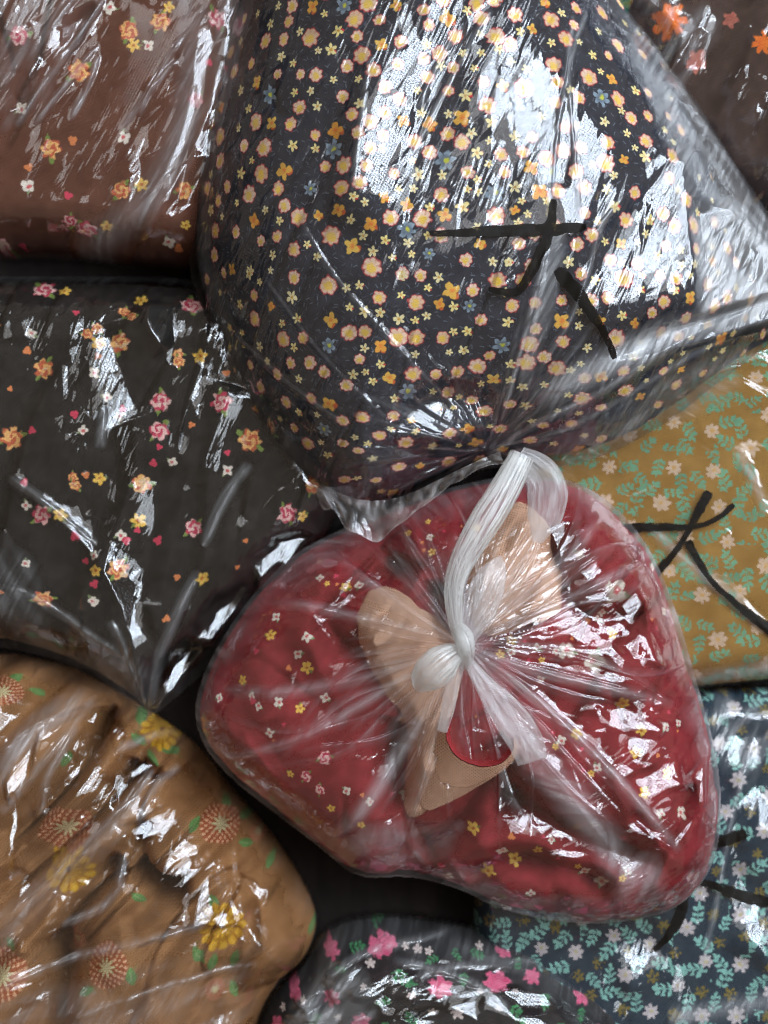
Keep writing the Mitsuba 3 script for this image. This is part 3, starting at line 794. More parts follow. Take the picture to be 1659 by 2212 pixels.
# ---- brown cloth, top left
key = thing('plastic_bag', 'wrinkled clear bag over reddish brown fabric in the upper left corner', 'plastic bag', GB)
fab = thing('fabric_bundle', 'reddish brown fabric with blurred roses in the upper left corner bag', 'fabric', GF)
bag = Bag([(-400, -300), (600, -300), (600, 300), (520, 520), (450, 600), (330, 592), (200, 568), (80, 562), (-60, 570), (-400, 580)], 0.045, 0.0, 0.062, 0.022)
bag.fold([(480, 120), (430, 330), (300, 600)], 0.005, 0.008)
bag.glint([(120, 60), (200, 10), (150, 110), (70, 190), (40, 210)], 1.0, 0.0025)
bag.glint([(330, 190), (390, 110), (370, 130), (310, 190)], 1.0, 0.0015)
bag.crumple(0.0028, 0.026, 0.0007, 0.008, 58, 2.6, 240)
for a in ([(110, 70), (150, 10), (190, -30)], [(120, 140), (180, 70), (230, -10)], [(32, 275), (100, 180), (190, 60)], [(150, 260), (190, 190), (213, 120)], [(70, 270), (130, 200), (210, 100)], [(300, 250), (340, 160), (400, 70)], [(260, 280), (330, 190), (380, 130)]):
    bag.fold(a, 0.0024, 0.0012, film_only=True)
    bag.streak(a, 0.34, 0.0012)
bag.streak([(215, 570), (270, 490), (350, 400), (410, 250), (430, 60), (420, -40)], 0.32, 0.006, False)
bag.fold([(215, 570), (270, 490), (350, 400), (410, 250), (430, 60)], 0.003, 0.003, film_only=True)
bag.veil([(370, -30), (440, -30), (430, 180), (400, 320), (370, 290), (410, 120)], 0.30, 0.006, 5, 0.6, 80, 0.03, 0.003)
bag.veil([(480, -40), (690, -40), (620, 20), (540, 50), (480, 130), (440, 260), (470, 100)], 0.42, 0.005, 6, 0.6, 70, 0.03, 0.004)
bag.veil([(-20, -20), (240, -20), (60, 260), (20, 280), (-20, 200)], 0.16, 0.006, 7, 0.8, 58, 0.02, 0.003)
bag.cloth(fab, 'brown_cloth', crevice=0.003 * np.clip(bag.p.grf(0.05, 0.012, 75, 6), 0, 2) + bag.creases(0.006, 0.07, 0.016, 78, 305), print_fn=brown_print)
bag.film(key)

# ---- black cloth, left
key = thing('plastic_bag', 'clear bag over black rose fabric with a pointed corner at the left edge', 'plastic bag', GB)
fab = thing('fabric_bundle', 'black fabric with small pink and yellow roses at the left edge', 'fabric', GF)
bag = Bag([(-400, 596), (0, 600), (200, 596), (420, 600), (600, 640), (760, 900), (800, 1080), (750, 1140), (700, 1195), (630, 1250), (560, 1310), (490, 1400), (420, 1480), (332, 1550), (326, 1550), (240, 1480), (140, 1430), (0, 1395), (-400, 1380)], 0.04, 0.0, 0.060, 0.034, smooth_n=1)
bag.fold([(330, 650), (320, 700), (360, 760)], 0.006, 0.006)
bag.fold([(230, 700), (260, 800), (300, 900)], -0.004, 0.010)
bag.fold([(500, 830), (480, 900), (420, 1050)], 0.005, 0.007)
bag.fold([(350, 1000), (330, 1150), (300, 1300)], -0.003, 0.008)
bag.fold([(20, 1030), (200, 1180), (280, 1330), (330, 1540)], 0.004, 0.005)
bag.glint([(545, 1210), (600, 1170), (640, 1180), (560, 1270)], 1.05, 0.0025)
bag.glint([(590, 1165), (650, 1150), (700, 1165), (610, 1240)], 0.95, 0.0025)
bag.glint([(430, 1340), (470, 1290), (500, 1290), (470, 1350)], 1.0, 0.002)
bag.glint([(340, 1530), (352, 1440), (400, 1390), (430, 1400), (400, 1490)], 0.95, 0.004)
bag.glint([(420, 1380), (455, 1310), (520, 1270), (520, 1320), (470, 1400)], 0.9, 0.004)
bag.glint([(620, 1250), (660, 1180), (720, 1150), (690, 1200)], 0.95, 0.003)
bag.crumple(0.0030, 0.028, 0.0006, 0.009, 70, 2.1, 250)
for a in ([(330, 1545), (290, 1440), (210, 1380), (80, 1290), (0, 1260)], [(330, 1545), (335, 1440), (380, 1330), (430, 1230)], [(20, 1030), (110, 1090), (210, 1180)], [(230, 880), (220, 970)], [(540, 1000), (480, 1080), (440, 1180)], [(325, 1540), (270, 1400), (240, 1340)]):
    bag.streak(a, 0.26, 0.0018)
    bag.fold(a, 0.0016, 0.0014, film_only=True)
bag.veil([(150, 1432), (250, 1400), (320, 1450), (330, 1545), (240, 1480)], 0.22, 0.006, 8, 0.5, 120, 0.03, 0.004)
bag.veil([(-20, 1150), (60, 1230), (100, 1390), (-20, 1390)], 0.2, 0.008, 9, 0.7, 120, 0.03, 0.004)
bag.veil([(-20, 1380), (110, 1400), (180, 1420), (150, 1450), (-20, 1420)], 0.2, 0.005, 10, 0.5, 170, 0.03, 0.004)
bag.rim(0.14, 0.004)
bag.cloth(fab, 'black_cloth', outline=[(-400, 610), (420, 612), (620, 680), (780, 1000), (740, 1130), (600, 1250), (470, 1380), (390, 1450), (300, 1450), (200, 1400), (0, 1340), (-400, 1330)], z_out=0.008, dome=0.03,
          crevice=0.004 * np.clip(bag.p.grf(0.06, 0.015, 80, 7), 0, 2) + bag.creases(0.006, 0.07, 0.016, 75, 307), print_fn=black_print)
bag.film(key)

# ---- orange cloth, lower left
key = thing('plastic_bag', 'crumpled clear bag over orange fabric in the lower left corner', 'plastic bag', GB)
fab = thing('fabric_bundle', 'folded orange brown fabric with large yellow and terracotta flowers', 'fabric', GF)
bag = Bag([(-400, 1400), (-60, 1400), (80, 1410), (200, 1450), (330, 1530), (430, 1600), (500, 1690), (590, 1790), (650, 1880), (695, 1970), (680, 2060), (600, 2120), (555, 2230), (540, 2420), (-400, 2420)], 0.045, 0.0, 0.070, 0.045)
a48 = math.radians(47)
perp = -bag.p.X * math.sin(a48) + bag.p.Y * math.cos(a48)
left = 0.35 + 0.65 * smooth01(*(-0.060, -0.115), bag.p.X * math.cos(a48) + bag.p.Y * math.sin(a48) * 0.3 + 0.02 * bag.p.grf(0.04, 0.04, 0, 75))
rolls = 0.017 * left * (0.5 + 0.5 * np.sin(perp * (2 * math.pi / 0.026) + 1.2 * bag.p.grf(0.06, 0.04, 48, 74))) ** 2
bag.B -= 0.40 * ndi.gaussian_filter(rolls, 4)
cre = 0.003 * np.clip(bag.p.grf(0.05, 0.014, 48, 73), 0, 2) + 0.75 * rolls + bag.creases(0.006, 0.05, 0.013, 52, 311)
for lst, dep, wid in (([(-20, 1860), (50, 1790), (100, 1743), (150, 1680), (200, 1600), (215, 1530)], 0.026, 0.0042), ([(-20, 1965), (80, 1880), (180, 1785), (262, 1700), (290, 1660)], 0.026, 0.0055), ([(60, 2090), (100, 2060), (135, 1995), (200, 1930), (250, 1880)], 0.028, 0.0058),
                      ([(280, 1890), (330, 1922), (400, 1950)], 0.024, 0.0055), ([(95, 2060), (118, 2120), (122, 2180), (110, 2260)], 0.024, 0.0060), ([(285, 1790), (292, 1850), (285, 1905)], 0.014, 0.0035), ([(400, 1650), (440, 1700), (470, 1800)], 0.006, 0.010), ([(260, 2050), (400, 2010), (560, 1990)], 0.005, 0.012)):
    d, t = bag.p.line(bag.path(lst))
    e = np.clip(5 * np.minimum(t, 1 - t) + 0.2, 0, 1)
    cre += e * (dep * np.exp(-(d / wid) ** 2) + 0.006 * np.exp(-(d / 0.011) ** 1.6))
for lst, dep in (([(-30, 1970), (80, 1880), (180, 1785), (262, 1700), (305, 1640)], 0.016), ([(40, 2110), (135, 1995), (200, 1930), (270, 1885), (330, 1905), (400, 1950)], 0.016), ([(-20, 1860), (100, 1743), (160, 1670), (205, 1560)], 0.014), ([(90, 2050), (120, 2120), (122, 2190), (110, 2290)], 0.014),
                 ([(280, 2060), (400, 2010), (520, 2010)], 0.006), ([(300, 1690), (400, 1660), (480, 1700)], 0.005)):
    e = bag.ledge(lst, dep)
    cre += e
    bag.B -= 0.25 * ndi.gaussian_filter(e, 3)
for lst, amp, wid in (([(20, 1850), (130, 1750), (250, 1640)], 0.004, 0.012), ([(60, 2000), (160, 1900), (270, 1800)], 0.004, 0.010), ([(200, 2100), (330, 2010), (520, 1960)], 0.004, 0.016)):
    bag.fold(lst, amp, wid)
for g in ([(10, 1690), (40, 1640), (80, 1580), (60, 1680), (20, 1740)], [(255, 1560), (280, 1570), (255, 1615), (240, 1600)], [(505, 1900), (590, 1905), (600, 1895), (575, 1955)], [(535, 1885), (545, 1860), (570, 1885)], [(280, 1790), (330, 1760), (390, 1740), (360, 1800), (290, 1820)],
          [(160, 1905), (205, 1895), (190, 1915)], [(110, 1925), (160, 1940), (130, 1945)], [(435, 1840), (460, 1830), (450, 1855)], [(15, 1900), (25, 1710), (40, 1790)], [(270, 1690), (310, 1640), (330, 1660)], [(330, 1790), (370, 1780), (350, 1820)], [(150, 1620), (215, 1520), (230, 1530), (170, 1640)]):
    bag.glint(g, 1.0, 0.0013)
bag.crumple(0.0030, 0.022, 0.0011, 0.0075, 50, 2.0, 260)
for a in ([(0, 1990), (140, 1870), (290, 1720), (330, 1660)], [(0, 2130), (150, 2070), (300, 2030), (450, 1990)], [(90, 1760), (95, 1690), (150, 1600), (170, 1560)], [(0, 1630), (60, 1570), (130, 1540)], [(130, 2000), (250, 1950), (270, 1840)], [(0, 1760), (100, 1640), (190, 1530)],
          [(160, 2200), (260, 2160), (420, 2110), (560, 2080)], [(390, 1650), (330, 1700), (300, 1780)], [(250, 1620), (340, 1580), (400, 1570)]):
    bag.streak(a, 0.30, 0.0016)
    bag.fold(a, 0.0022, 0.0013, film_only=True)
bag.veil([(0, 1980), (140, 1850), (260, 1760), (300, 1700), (270, 1790), (130, 1930), (0, 2060)], 0.26, 0.004, 11, 0.6, 45, 0.03, 0.002)
bag.veil([(0, 1620), (90, 1540), (190, 1480), (210, 1520), (80, 1600), (0, 1700)], 0.46, 0.005, 12, 0.6, 40, 0.02, 0.003)
bag.veil([(-20, 2150), (560, 2040), (550, 2230), (-20, 2230)], 0.13, 0.008, 13, 0.8, 15, 0.04, 0.004)
bag.rim(0.10, 0.005)
bag.cloth(fab, 'orange_cloth', crevice=cre, gap=0.0022, print_fn=orange_print)
bag.film(key)

# ---- charcoal cloth with pink flowers, bottom
key = thing('plastic_bag', 'clear bag over charcoal pink flowered fabric at the bottom edge', 'plastic bag', GB)
fab = thing('fabric_bundle', 'charcoal fabric with hot pink flowers at the bottom edge', 'fabric', GF)
bag = Bag([(540, 2420), (545, 2230), (590, 2130), (660, 2070), (690, 2010), (740, 1978), (840, 1966), (950, 1980), (1070, 2000), (1165, 2040), (1245, 2095), (1315, 2150), (1385, 2230), (1430, 2420)], 0.045, 0.0, 0.066, 0.030)
for g in ([(830, 2010), (870, 1988), (960, 1985), (900, 2000)], [(1030, 2050), (1110, 2030), (1150, 2045), (1080, 2060)], [(870, 2150), (930, 2140), (900, 2180)], [(640, 2150), (700, 2120), (720, 2170), (670, 2200)], [(700, 2100), (790, 2040), (760, 2080)], [(1080, 2090), (1130, 2080), (1110, 2110)]):
    bag.glint(g, 1.0, 0.0015)
for g in ([(880, 2090), (960, 2050), (1010, 2070), (930, 2110)], [(1090, 2150), (1180, 2120), (1200, 2170), (1120, 2190)], [(760, 2150), (840, 2110), (830, 2180)], [(960, 2180), (1040, 2150), (1030, 2210)]):
    bag.glint(g, 0.9, 0.003)
bag.crumple(0.0032, 0.018, 0.0016, 0.007, 25, 2.2, 270)
for a in ([(830, 2020), (880, 1995), (980, 1985)], [(700, 2110), (760, 2060), (830, 2020)], [(1010, 2060), (1090, 2035), (1170, 2050)], [(900, 2110), (1000, 2080), (1100, 2060)], [(620, 2180), (700, 2110), (720, 2060)], [(850, 2070), (1010, 2110), (1100, 2180)]):
    bag.streak(a, 0.36, 0.0014)
    bag.fold(a, 0.0022, 0.0012, film_only=True)
bag.veil([(640, 2140), (690, 2090), (780, 2100), (800, 2190), (760, 2230), (620, 2230)], 0.55, 0.005, 14, 0.6, 40, 0.01, 0.004)
bag.veil([(700, 1990), (760, 1980), (720, 2070), (680, 2120), (690, 2040)], 0.25, 0.004, 15, 0.5, 60, 0.02, 0.003)
bag.veil([(780, 1970), (940, 1990), (1080, 2020), (1200, 2090), (1300, 2180), (1230, 2160), (1050, 2060), (900, 2010)], 0.22, 0.005, 16, 0.5, -20, 0.03, 0.003)
bag.rim(0.16, 0.004)


def bold_pink(col, x, y, ty, rnd):
    n = mikit.fbm(x * 3 + rnd * 20, y * 3, 1.0, 2)
    a = over(col, mixc((0.54, 0.06, 0.15), (0.72, 0.20, 0.30), n), petals(x, y, 6, 0.55, 0.34, rnd * 6)[0])
    b = over(col, mixc((0.03, 0.16, 0.06), (0.08, 0.28, 0.12), n), dr.maximum(sprig(x, y), 0.0))
    c = over(col, (0.60, 0.50, 0.46), petals(x, y, 5, 0.35, 0.45, rnd * 6)[0])
    return dr.select(ty < 0.5, a, dr.select(ty < 1.5, b, c))


items = [(820, 2045, 0, 30), (950, 2135, 0, 30), (1075, 2125, 0, 36), (1150, 2115, 0, 26), (1245, 2115, 0, 30), (1080, 2020, 0, 24), (840, 2030, 0, 20), (870, 2115, 1, 34), (935, 2075, 1, 20), (800, 2085, 2, 15), (1180, 2170, 1, 26), (1120, 2200, 1, 28), (640, 2120, 0, 24),
         (600, 2220, 0, 26), (1330, 2190, 1, 22), (990, 2200, 2, 18), (780, 2215, 0, 24), (1290, 2240, 0, 28), (1000, 2290, 0, 32), (850, 2300, 1, 32), (1150, 2290, 0, 30)]
rp = random.Random(55)
items = fill(rp, items, 0, 16, (540, 1400, 1950, 2350), 78, 24)
items = fill(rp, items, 1, 40, (540, 1400, 1950, 2350), 52, 22)
items = fill(rp, items, 2, 40, (540, 1400, 1950, 2350), 40, 12)
bag.cloth(fab, 'charcoal_cloth', crevice=0.004 * np.clip(bag.p.grf(0.05, 0.010, 20, 8), 0, 2), print_fn=bold_print(items, flat_base((0.016, 0.015, 0.016), (0.034, 0.032, 0.032)), bold_pink, 31, (0.0017, 0.0017, 0.25, 0.5)))
bag.film(key)

# ---- red cloth, middle, with its knot
key = red = thing('plastic_bag', 'knotted clear bag over red fabric in the middle of the pile', 'plastic bag', GB)
fab = thing('fabric_bundle', 'bundled red fabric with tiny flowers and beige reverse', 'fabric', GF)
KN = (1000, 1392)
bag = Bag([(680, 1165), (850, 1090), (1000, 1040), (1130, 1020), (1250, 1035), (1335, 1095), (1405, 1180), (1460, 1310), (1505, 1470), (1548, 1620), (1560, 1740), (1545, 1870), (1465, 1965), (1330, 1995), (1200, 1992), (1070, 1962), (990, 1918),
           (880, 1890), (770, 1900), (690, 1830), (590, 1755), (470, 1660), (412, 1560), (438, 1440), (530, 1295), (610, 1210)], 0.035, 0.028, 0.090, 0.055, 0.00048)
kx, ky = P(*KN, 0.10)
R, TH = np.hypot(bag.p.X - kx, bag.p.Y - ky), np.arctan2(bag.p.Y - ky, bag.p.X - kx)
cre = 0.012 * np.exp(-(R / 0.030) ** 2) + 0.005 * smooth01(0.095, 0.05, R) + 0.0040 * np.clip(bag.p.grf(0.045, 0.016, 35, 71), 0, 2) + 0.0035 * np.clip(bag.p.grf(0.040, 0.018, 120, 72), 0, 2)
cre += bag.creases(0.005, 0.07, 0.018, 40, 301, 0.24) + bag.creases(0.003, 0.05, 0.022, 95, 303, 0.3)
for lst, dep, wid in (([(1190, 1140), (1225, 1230), (1235, 1310), (1300, 1345), (1400, 1330)], 0.020, 0.007), ([(960, 1260), (950, 1350), (985, 1440)], 0.026, 0.006), ([(870, 1200), (850, 1250), (770, 1290), (690, 1350)], 0.012, 0.006), ([(690, 1350), (740, 1400), (800, 1420)], 0.012, 0.005),
                      ([(800, 1430), (690, 1560), (560, 1640)], 0.008, 0.012), ([(870, 1560), (850, 1660), (870, 1760)], 0.018, 0.006), ([(1100, 1730), (1180, 1780), (1280, 1830), (1440, 1880)], 0.024, 0.007), ([(1000, 1900), (1100, 1860), (1220, 1890), (1330, 1930)], 0.014, 0.006),
                      ([(1060, 1690), (1000, 1790), (900, 1850)], 0.022, 0.007), ([(1100, 1480), (1250, 1560), (1400, 1560)], 0.006, 0.012), ([(1440, 1840), (1480, 1790), (1500, 1700)], 0.010, 0.004), ([(800, 1130), (840, 1220), (900, 1260)], 0.010, 0.006), ([(1080, 1660), (1110, 1720), (1090, 1790)], 0.018, 0.006)):
    d, t = bag.p.line(bag.path(lst))
    cre += 1.3 * dep * np.exp(-(d / (1.15 * wid)) ** 1.5) * np.clip(4 * np.minimum(t, 1 - t) + 0.25, 0, 1)
bag.B += 0.016 * np.exp(-R / 0.016)
for a, dp, wd in (([(1190, 1140), (1225, 1230), (1235, 1310), (1300, 1345), (1400, 1330)], -0.004, 0.008), ([(870, 1200), (850, 1250), (770, 1290), (690, 1350)], -0.005, 0.008), ([(870, 1560), (850, 1660), (870, 1760), (880, 1880)], -0.006, 0.009), ([(1100, 1730), (1180, 1780), (1280, 1830), (1440, 1880)], -0.007, 0.009),
                  ([(1060, 1690), (1000, 1790), (900, 1850)], -0.004, 0.008), ([(690, 1150), (760, 1220), (850, 1250)], -0.004, 0.008), ([(1000, 1900), (1100, 1860), (1220, 1890), (1330, 1930)], -0.004, 0.007)):
    bag.fold(a, dp, wd)
for g in ([(1335, 1310), (1375, 1270), (1395, 1300), (1360, 1345)], [(1290, 1520), (1350, 1520), (1440, 1570), (1420, 1590), (1320, 1570)], [(1340, 1690), (1460, 1640), (1480, 1700), (1400, 1720)], [(1330, 1390), (1400, 1370), (1430, 1440), (1370, 1430)], [(1330, 1790), (1380, 1760), (1450, 1830)], [(1490, 1680), (1525, 1640), (1520, 1740)]):
    bag.glint(g, 1.0, 0.0025)
q = np.random.RandomState(78).rand(5200, 2) * [150, 14] - [75, 1]
bag.grain_map = 0.45 + 0.75 * smooth01(0.1, 0.9, LinearNDInterpolator(q, np.random.RandomState(79).rand(5200), fill_value=0.5)((TH + 0.25 * np.sin(R * 45)) * 22, R / 0.018))


def rays(n, seed, lo, hi, wlo, whi, rmin, rmax):
    """Gathered pleats running out from the knot: (height, whiteness)."""
    g = np.random.RandomState(seed)
    hgt, wht = np.zeros(bag.p.shape), np.zeros(bag.p.shape)
    for i in range(n):
        th, bend, ln = g.uniform(-math.pi, math.pi), g.normal(0, 2.4), g.uniform(rmin, rmax)
        wid, amp, al, wig, fq = g.uniform(wlo, whi), g.uniform(lo, hi), g.uniform(0.25, 1.0), g.uniform(0.0, 0.06), g.uniform(40, 110)
        d = (TH - th - bend * R - wig * np.sin(R * fq + i) + math.pi) % (2 * math.pi) - math.pi
        off = d * R
        w = wid * (0.25 + R / ln)
        f = np.where(off * (1 if i % 2 else -1) > 0, np.exp(-np.abs(off) / (w * 1.6)), np.exp(-(off / (w * 0.35)) ** 2)) * smooth01(ln, 0.45 * ln, R) * (np.abs(d) < 1.2)
        hgt = np.maximum(hgt, amp * f * smooth01(0.0, 0.012, R))
        wht = np.maximum(wht, al * f)
    return hgt, wht


h1, w1 = rays(64, 5, 0.0010, 0.0026, 0.0006, 0.0018, 0.05, 0.125)
h2, w2 = rays(150, 6, 0.0003, 0.0009, 0.0003, 0.0007, 0.035, 0.09)
bag.crumple(0.0011, 0.020, 0.0005, 0.008, 30, 1.6, 280)
bag.w += h1 + h2
bag.haze = np.maximum(bag.haze, 0.27 * w1 + 0.24 * w2 * smooth01(0.075, 0.02, R))
bag.haze = np.maximum(bag.haze, 0.45 * np.exp(-(R / 0.011) ** 2))
for a, al, wd in (([KN, (1090, 1560), (1180, 1660), (1290, 1790), (1400, 1960)], 0.55, 0.0055), ([KN, (1150, 1500), (1300, 1640), (1470, 1840)], 0.42, 0.002), ([KN, (1120, 1440), (1280, 1480), (1460, 1520)], 0.3, 0.002), ([KN, (850, 1480), (650, 1600), (470, 1640)], 0.3, 0.002), ([KN, (820, 1460), (600, 1500), (470, 1490)], 0.22, 0.0025),
                  ([KN, (880, 1600), (780, 1760), (700, 1820)], 0.30, 0.003), ([KN, (1150, 1270), (1250, 1180), (1300, 1110)], 0.22, 0.002), ([KN, (1180, 1320), (1330, 1240), (1400, 1210)], 0.22, 0.002), ([KN, (800, 1340), (640, 1300), (580, 1310)], 0.2, 0.002)):
    bag.streak(a, al, wd, False)
    bag.fold(a, 0.0022, wd, film_only=True, fade=False)
bag.veil([(780, 1790), (900, 1780), (990, 1780), (960, 1850), (860, 1870), (780, 1880), (730, 1830)], 0.25, 0.005, 17, 0.6, 30, 0.02, 0.004)
bag.veil([(1330, 1860), (1410, 1850), (1440, 1950), (1330, 1960)], 0.3, 0.005, 18, 0.4, 60, 0.02, 0.004)
bag.veil([(980, 1860), (1100, 1930), (1330, 1950), (1300, 1985), (1060, 1960), (980, 1920)], 0.22, 0.004, 19, 0.5, 10, 0.02, 0.003)
bag.rim(0.42, 0.007)
bag.cloth(fab + '__cloth', 'red_cloth', inset=0.0025, gap=0.0016, crevice=cre, print_fn=red_print, dome=0.03)
bag.film(key)
RED = bag

# the beige reverse side of the red cloth, in two flaps and a rolled lip
scene['beige_mat'] = {'type': 'twosided', 'bsdf': {'type': 'principled', 'roughness': 0.85, 'specular': 0.15, 'sheen': 0.3, 'base_color': mikit.proc(
    lambda p, n, uv: mixc((0.55, 0.33, 0.22), (0.47, 0.27, 0.175), mikit.fbm(uv.x * 120, uv.y * 120, 0.0, 2)) * (1 - 0.6 * ss(0.2, 0.7, dr.sin(uv.x * (2 * math.pi / 0.0017)) * dr.sin(uv.y * (2 * math.pi / 0.0015)))))}}
scene['inner_mat'] = {'type': 'twosided', 'bsdf': {'type': 'principled', 'roughness': 0.9, 'specular': 0.1, 'sheen': 0.3, 'base_color': mikit.proc(
    lambda p, n, uv: mixc((0.17, 0.016, 0.018), (0.22, 0.022, 0.022), mikit.fbm(uv.x * 300, uv.y * 300, 0.0, 2)))}}


def strip3(curves, n=40, m=24):
    """A sheet lofted through curves of (vx, vy, z)."""
    cs = []
    for c in curves:
        c = np.asarray(c, float)
        x, y = P(c[:, 0], c[:, 1], c[:, 2])
        cs.append(resample(chaikin(np.stack([x, y, c[:, 2]], 1), 2, False), n))
    cs = np.array(cs)
    t = np.linspace(0, len(cs) - 1, m)
    from scipy.interpolate import make_interp_spline
    sp = make_interp_spline(np.arange(len(cs)), cs, k=min(2, len(cs) - 1))(t)
    v = sp.reshape(-1, 3)
    v = v + np.random.RandomState(3).randn(*v.shape) * 0.00008
    return (v, quads(m, n)), v[:, :2] * 1.0


def patch_over(parent, name, mat, outline, lift, seed, rad=0.006, tilt=(0, 0), under=True):
    """A cloth flap that lies over the red cloth, with a real turned-down rim."""
    poly = chaikin(np.stack(RED.xy(np.array([o[0] for o in outline], float), np.array([o[1] for o in outline], float)), 1), 3)
    jit = np.random.RandomState(seed).randn(len(poly), 2)
    poly = poly + 0.0009 * ndi.gaussian_filter1d(jit, 1.0, axis=0, mode='wrap') + 0.0022 * ndi.gaussian_filter1d(jit[::-1], 5.0, axis=0, mode='wrap')
    q = Patch(poly, 0.0007)
    s = q.sdf(poly)
    base = RED.p.at(ndi.gaussian_filter(RED.B - 0.0016 - cre, 3), q.X, q.Y)
    rr = np.hypot(q.X - kx, q.Y - ky); tt = np.arctan2(q.Y - ky, q.X - kx)
    h = base + lift * np.sqrt(np.clip(s / rad, 0, 1)) + 0.0007 * q.grf(0.02, 0.004, 60, seed) + 0.0006 * np.sin(tt * 19 + seed) * smooth01(0.004, 0.02, rr)
    h += 0.0028 * np.abs(q.grf(0.03, 0.007, math.degrees(math.atan2(q.y.mean() - ky, q.x.mean() - kx)), seed + 3)) * smooth01(0, 0.008, s)
    cl = RED.p.at(RED.B - 0.0016 - cre, q.X, q.Y)
    h = np.clip(h, cl + 0.0004, np.maximum(RED.p.at(RED.B - 0.0006, q.X, q.Y), cl + 0.0005))
    h = h + tilt[0] * (q.X - kx) + tilt[1] * (q.Y - ky)
    a = 0.5
    uv = np.stack([q.X * math.cos(a) + q.Y * math.sin(a), -q.X * math.sin(a) + q.Y * math.cos(a)], -1)
    m, w = q.mesh(h, s, uv)
    part(parent, name, mikit.ply(m, mat, smooth=True, uv=w), 'beige woven reverse side turned up' if mat == 'beige_mat' else None)


patch_over(fab, 'flap', 'beige_mat', [(764, 1325), (800, 1272), (860, 1275), (930, 1330), (985, 1390), (1000, 1440), (990, 1545), (962, 1600), (985, 1660), (950, 1720), (888, 1785), (870, 1710), (890, 1610), (865, 1545), (825, 1490), (780, 1410)], 0.006, 31)
patch_over(fab, 'flap', 'beige_mat', [(1000, 1275), (1045, 1170), (1085, 1100), (1130, 1075), (1200, 1140), (1240, 1325), (1160, 1345), (1075, 1385), (1020, 1370)], 0.006, 32)
zr = 0.094
lip = [(972, 1548, zr), (958, 1592, zr + .004), (985, 1640, zr + .006), (1040, 1660, zr + .007), (1085, 1652, zr + .006), (1112, 1618, zr + .003), (1108, 1596, zr)]
out1 = [(955, 1560, zr - .006), (935, 1620, zr - .004), (955, 1690, zr - .003), (1010, 1690, zr - .001), (1075, 1672, zr - .002), (1116, 1630, zr - .006), (1116, 1600, zr - .008)]
out2 = [(930, 1580, zr - .016), (905, 1650, zr - .014), (905, 1760, zr - .016), (970, 1735, zr - .012), (1040, 1695, zr - .012), (1110, 1650, zr - .016), (1120, 1610, zr - .018)]
m, w = strip3([lip, out1, out2]); part(fab, 'rolled_lip', mikit.ply(m, 'beige_mat', smooth=True, uv=w), 'beige curled lip of the red cloth')
in1 = [(985, 1550, zr - .010), (985, 1590, zr - .014), (1010, 1620, zr - .016), (1045, 1625, zr - .016), (1075, 1620, zr - .014), (1095, 1605, zr - .010), (1095, 1590, zr - .008)]
in2 = [(995, 1535, zr - .020), (1005, 1560, zr - .026), (1025, 1580, zr - .028), (1045, 1585, zr - .028), (1065, 1585, zr - .026), (1085, 1585, zr - .022), (1085, 1575, zr - .018)]
lip2 = [(a + 1, b - 1.5, c - 0.0002) for a, b, c in lip]
m, w = strip3([lip2, in1, in2]); part(fab, 'lip_lining', mikit.ply(m, 'inner_mat', smooth=True, uv=w), 'dark red inside of the curled lip')


def gather(path, wid, thick, seed, n=90, m=64, stria=0.10, twist=0.0):
    """Bunched film swept along a path of (vx, vy, z); wid, thick: half sizes in sheet units along it."""
    c = np.asarray(path, float)
    x, y = P(c[:, 0], c[:, 1], c[:, 2])
    c3 = resample(chaikin(np.stack([x, y, c[:, 2]], 1), 3, False), n)
    t = np.linspace(0, 1, n)
    W = np.interp(t, np.linspace(0, 1, len(wid)), wid) * K
    H = np.interp(t, np.linspace(0, 1, len(thick)), thick) * K
    W, H = ndi.gaussian_filter1d(W, 2, mode='nearest'), ndi.gaussian_filter1d(H, 2, mode='nearest')
    d = np.gradient(c3, axis=0); d /= np.linalg.norm(d, axis=1, keepdims=True)
    s = np.cross(d, [0, 0, 1.0]); s /= np.linalg.norm(s, axis=1, keepdims=True) + 1e-9
    up = np.cross(s, d)
    a = np.arange(m) * 2 * math.pi / m
    rng = np.random.RandomState(seed)
    st = ndi.gaussian_filter(rng.randn(n, m), (26, 0.8), mode=('nearest', 'wrap')); st /= st.std()
    st2 = ndi.gaussian_filter(rng.randn(n, m), (3, 2.0), mode=('nearest', 'wrap')); st2 /= st2.std()
    r = 1 + stria * st * + 0.028 * st2
    aa = a[None, :] + twist * t[:, None]
    v = c3[:, None] + s[:, None] * (np.cos(aa) * W[:, None] * r)[..., None] + up[:, None] * (np.sin(aa) * H[:, None] * r)[..., None]
    uv = np.stack(np.broadcast_arrays(np.cos(a)[None, :] * 0.5 + (np.sin(a) > 0)[None, :] * 3.0, t[:, None] * n / 30.0), -1)
    return (v.reshape(-1, 3), quads(n, m, True)), uv.reshape(-1, 2)


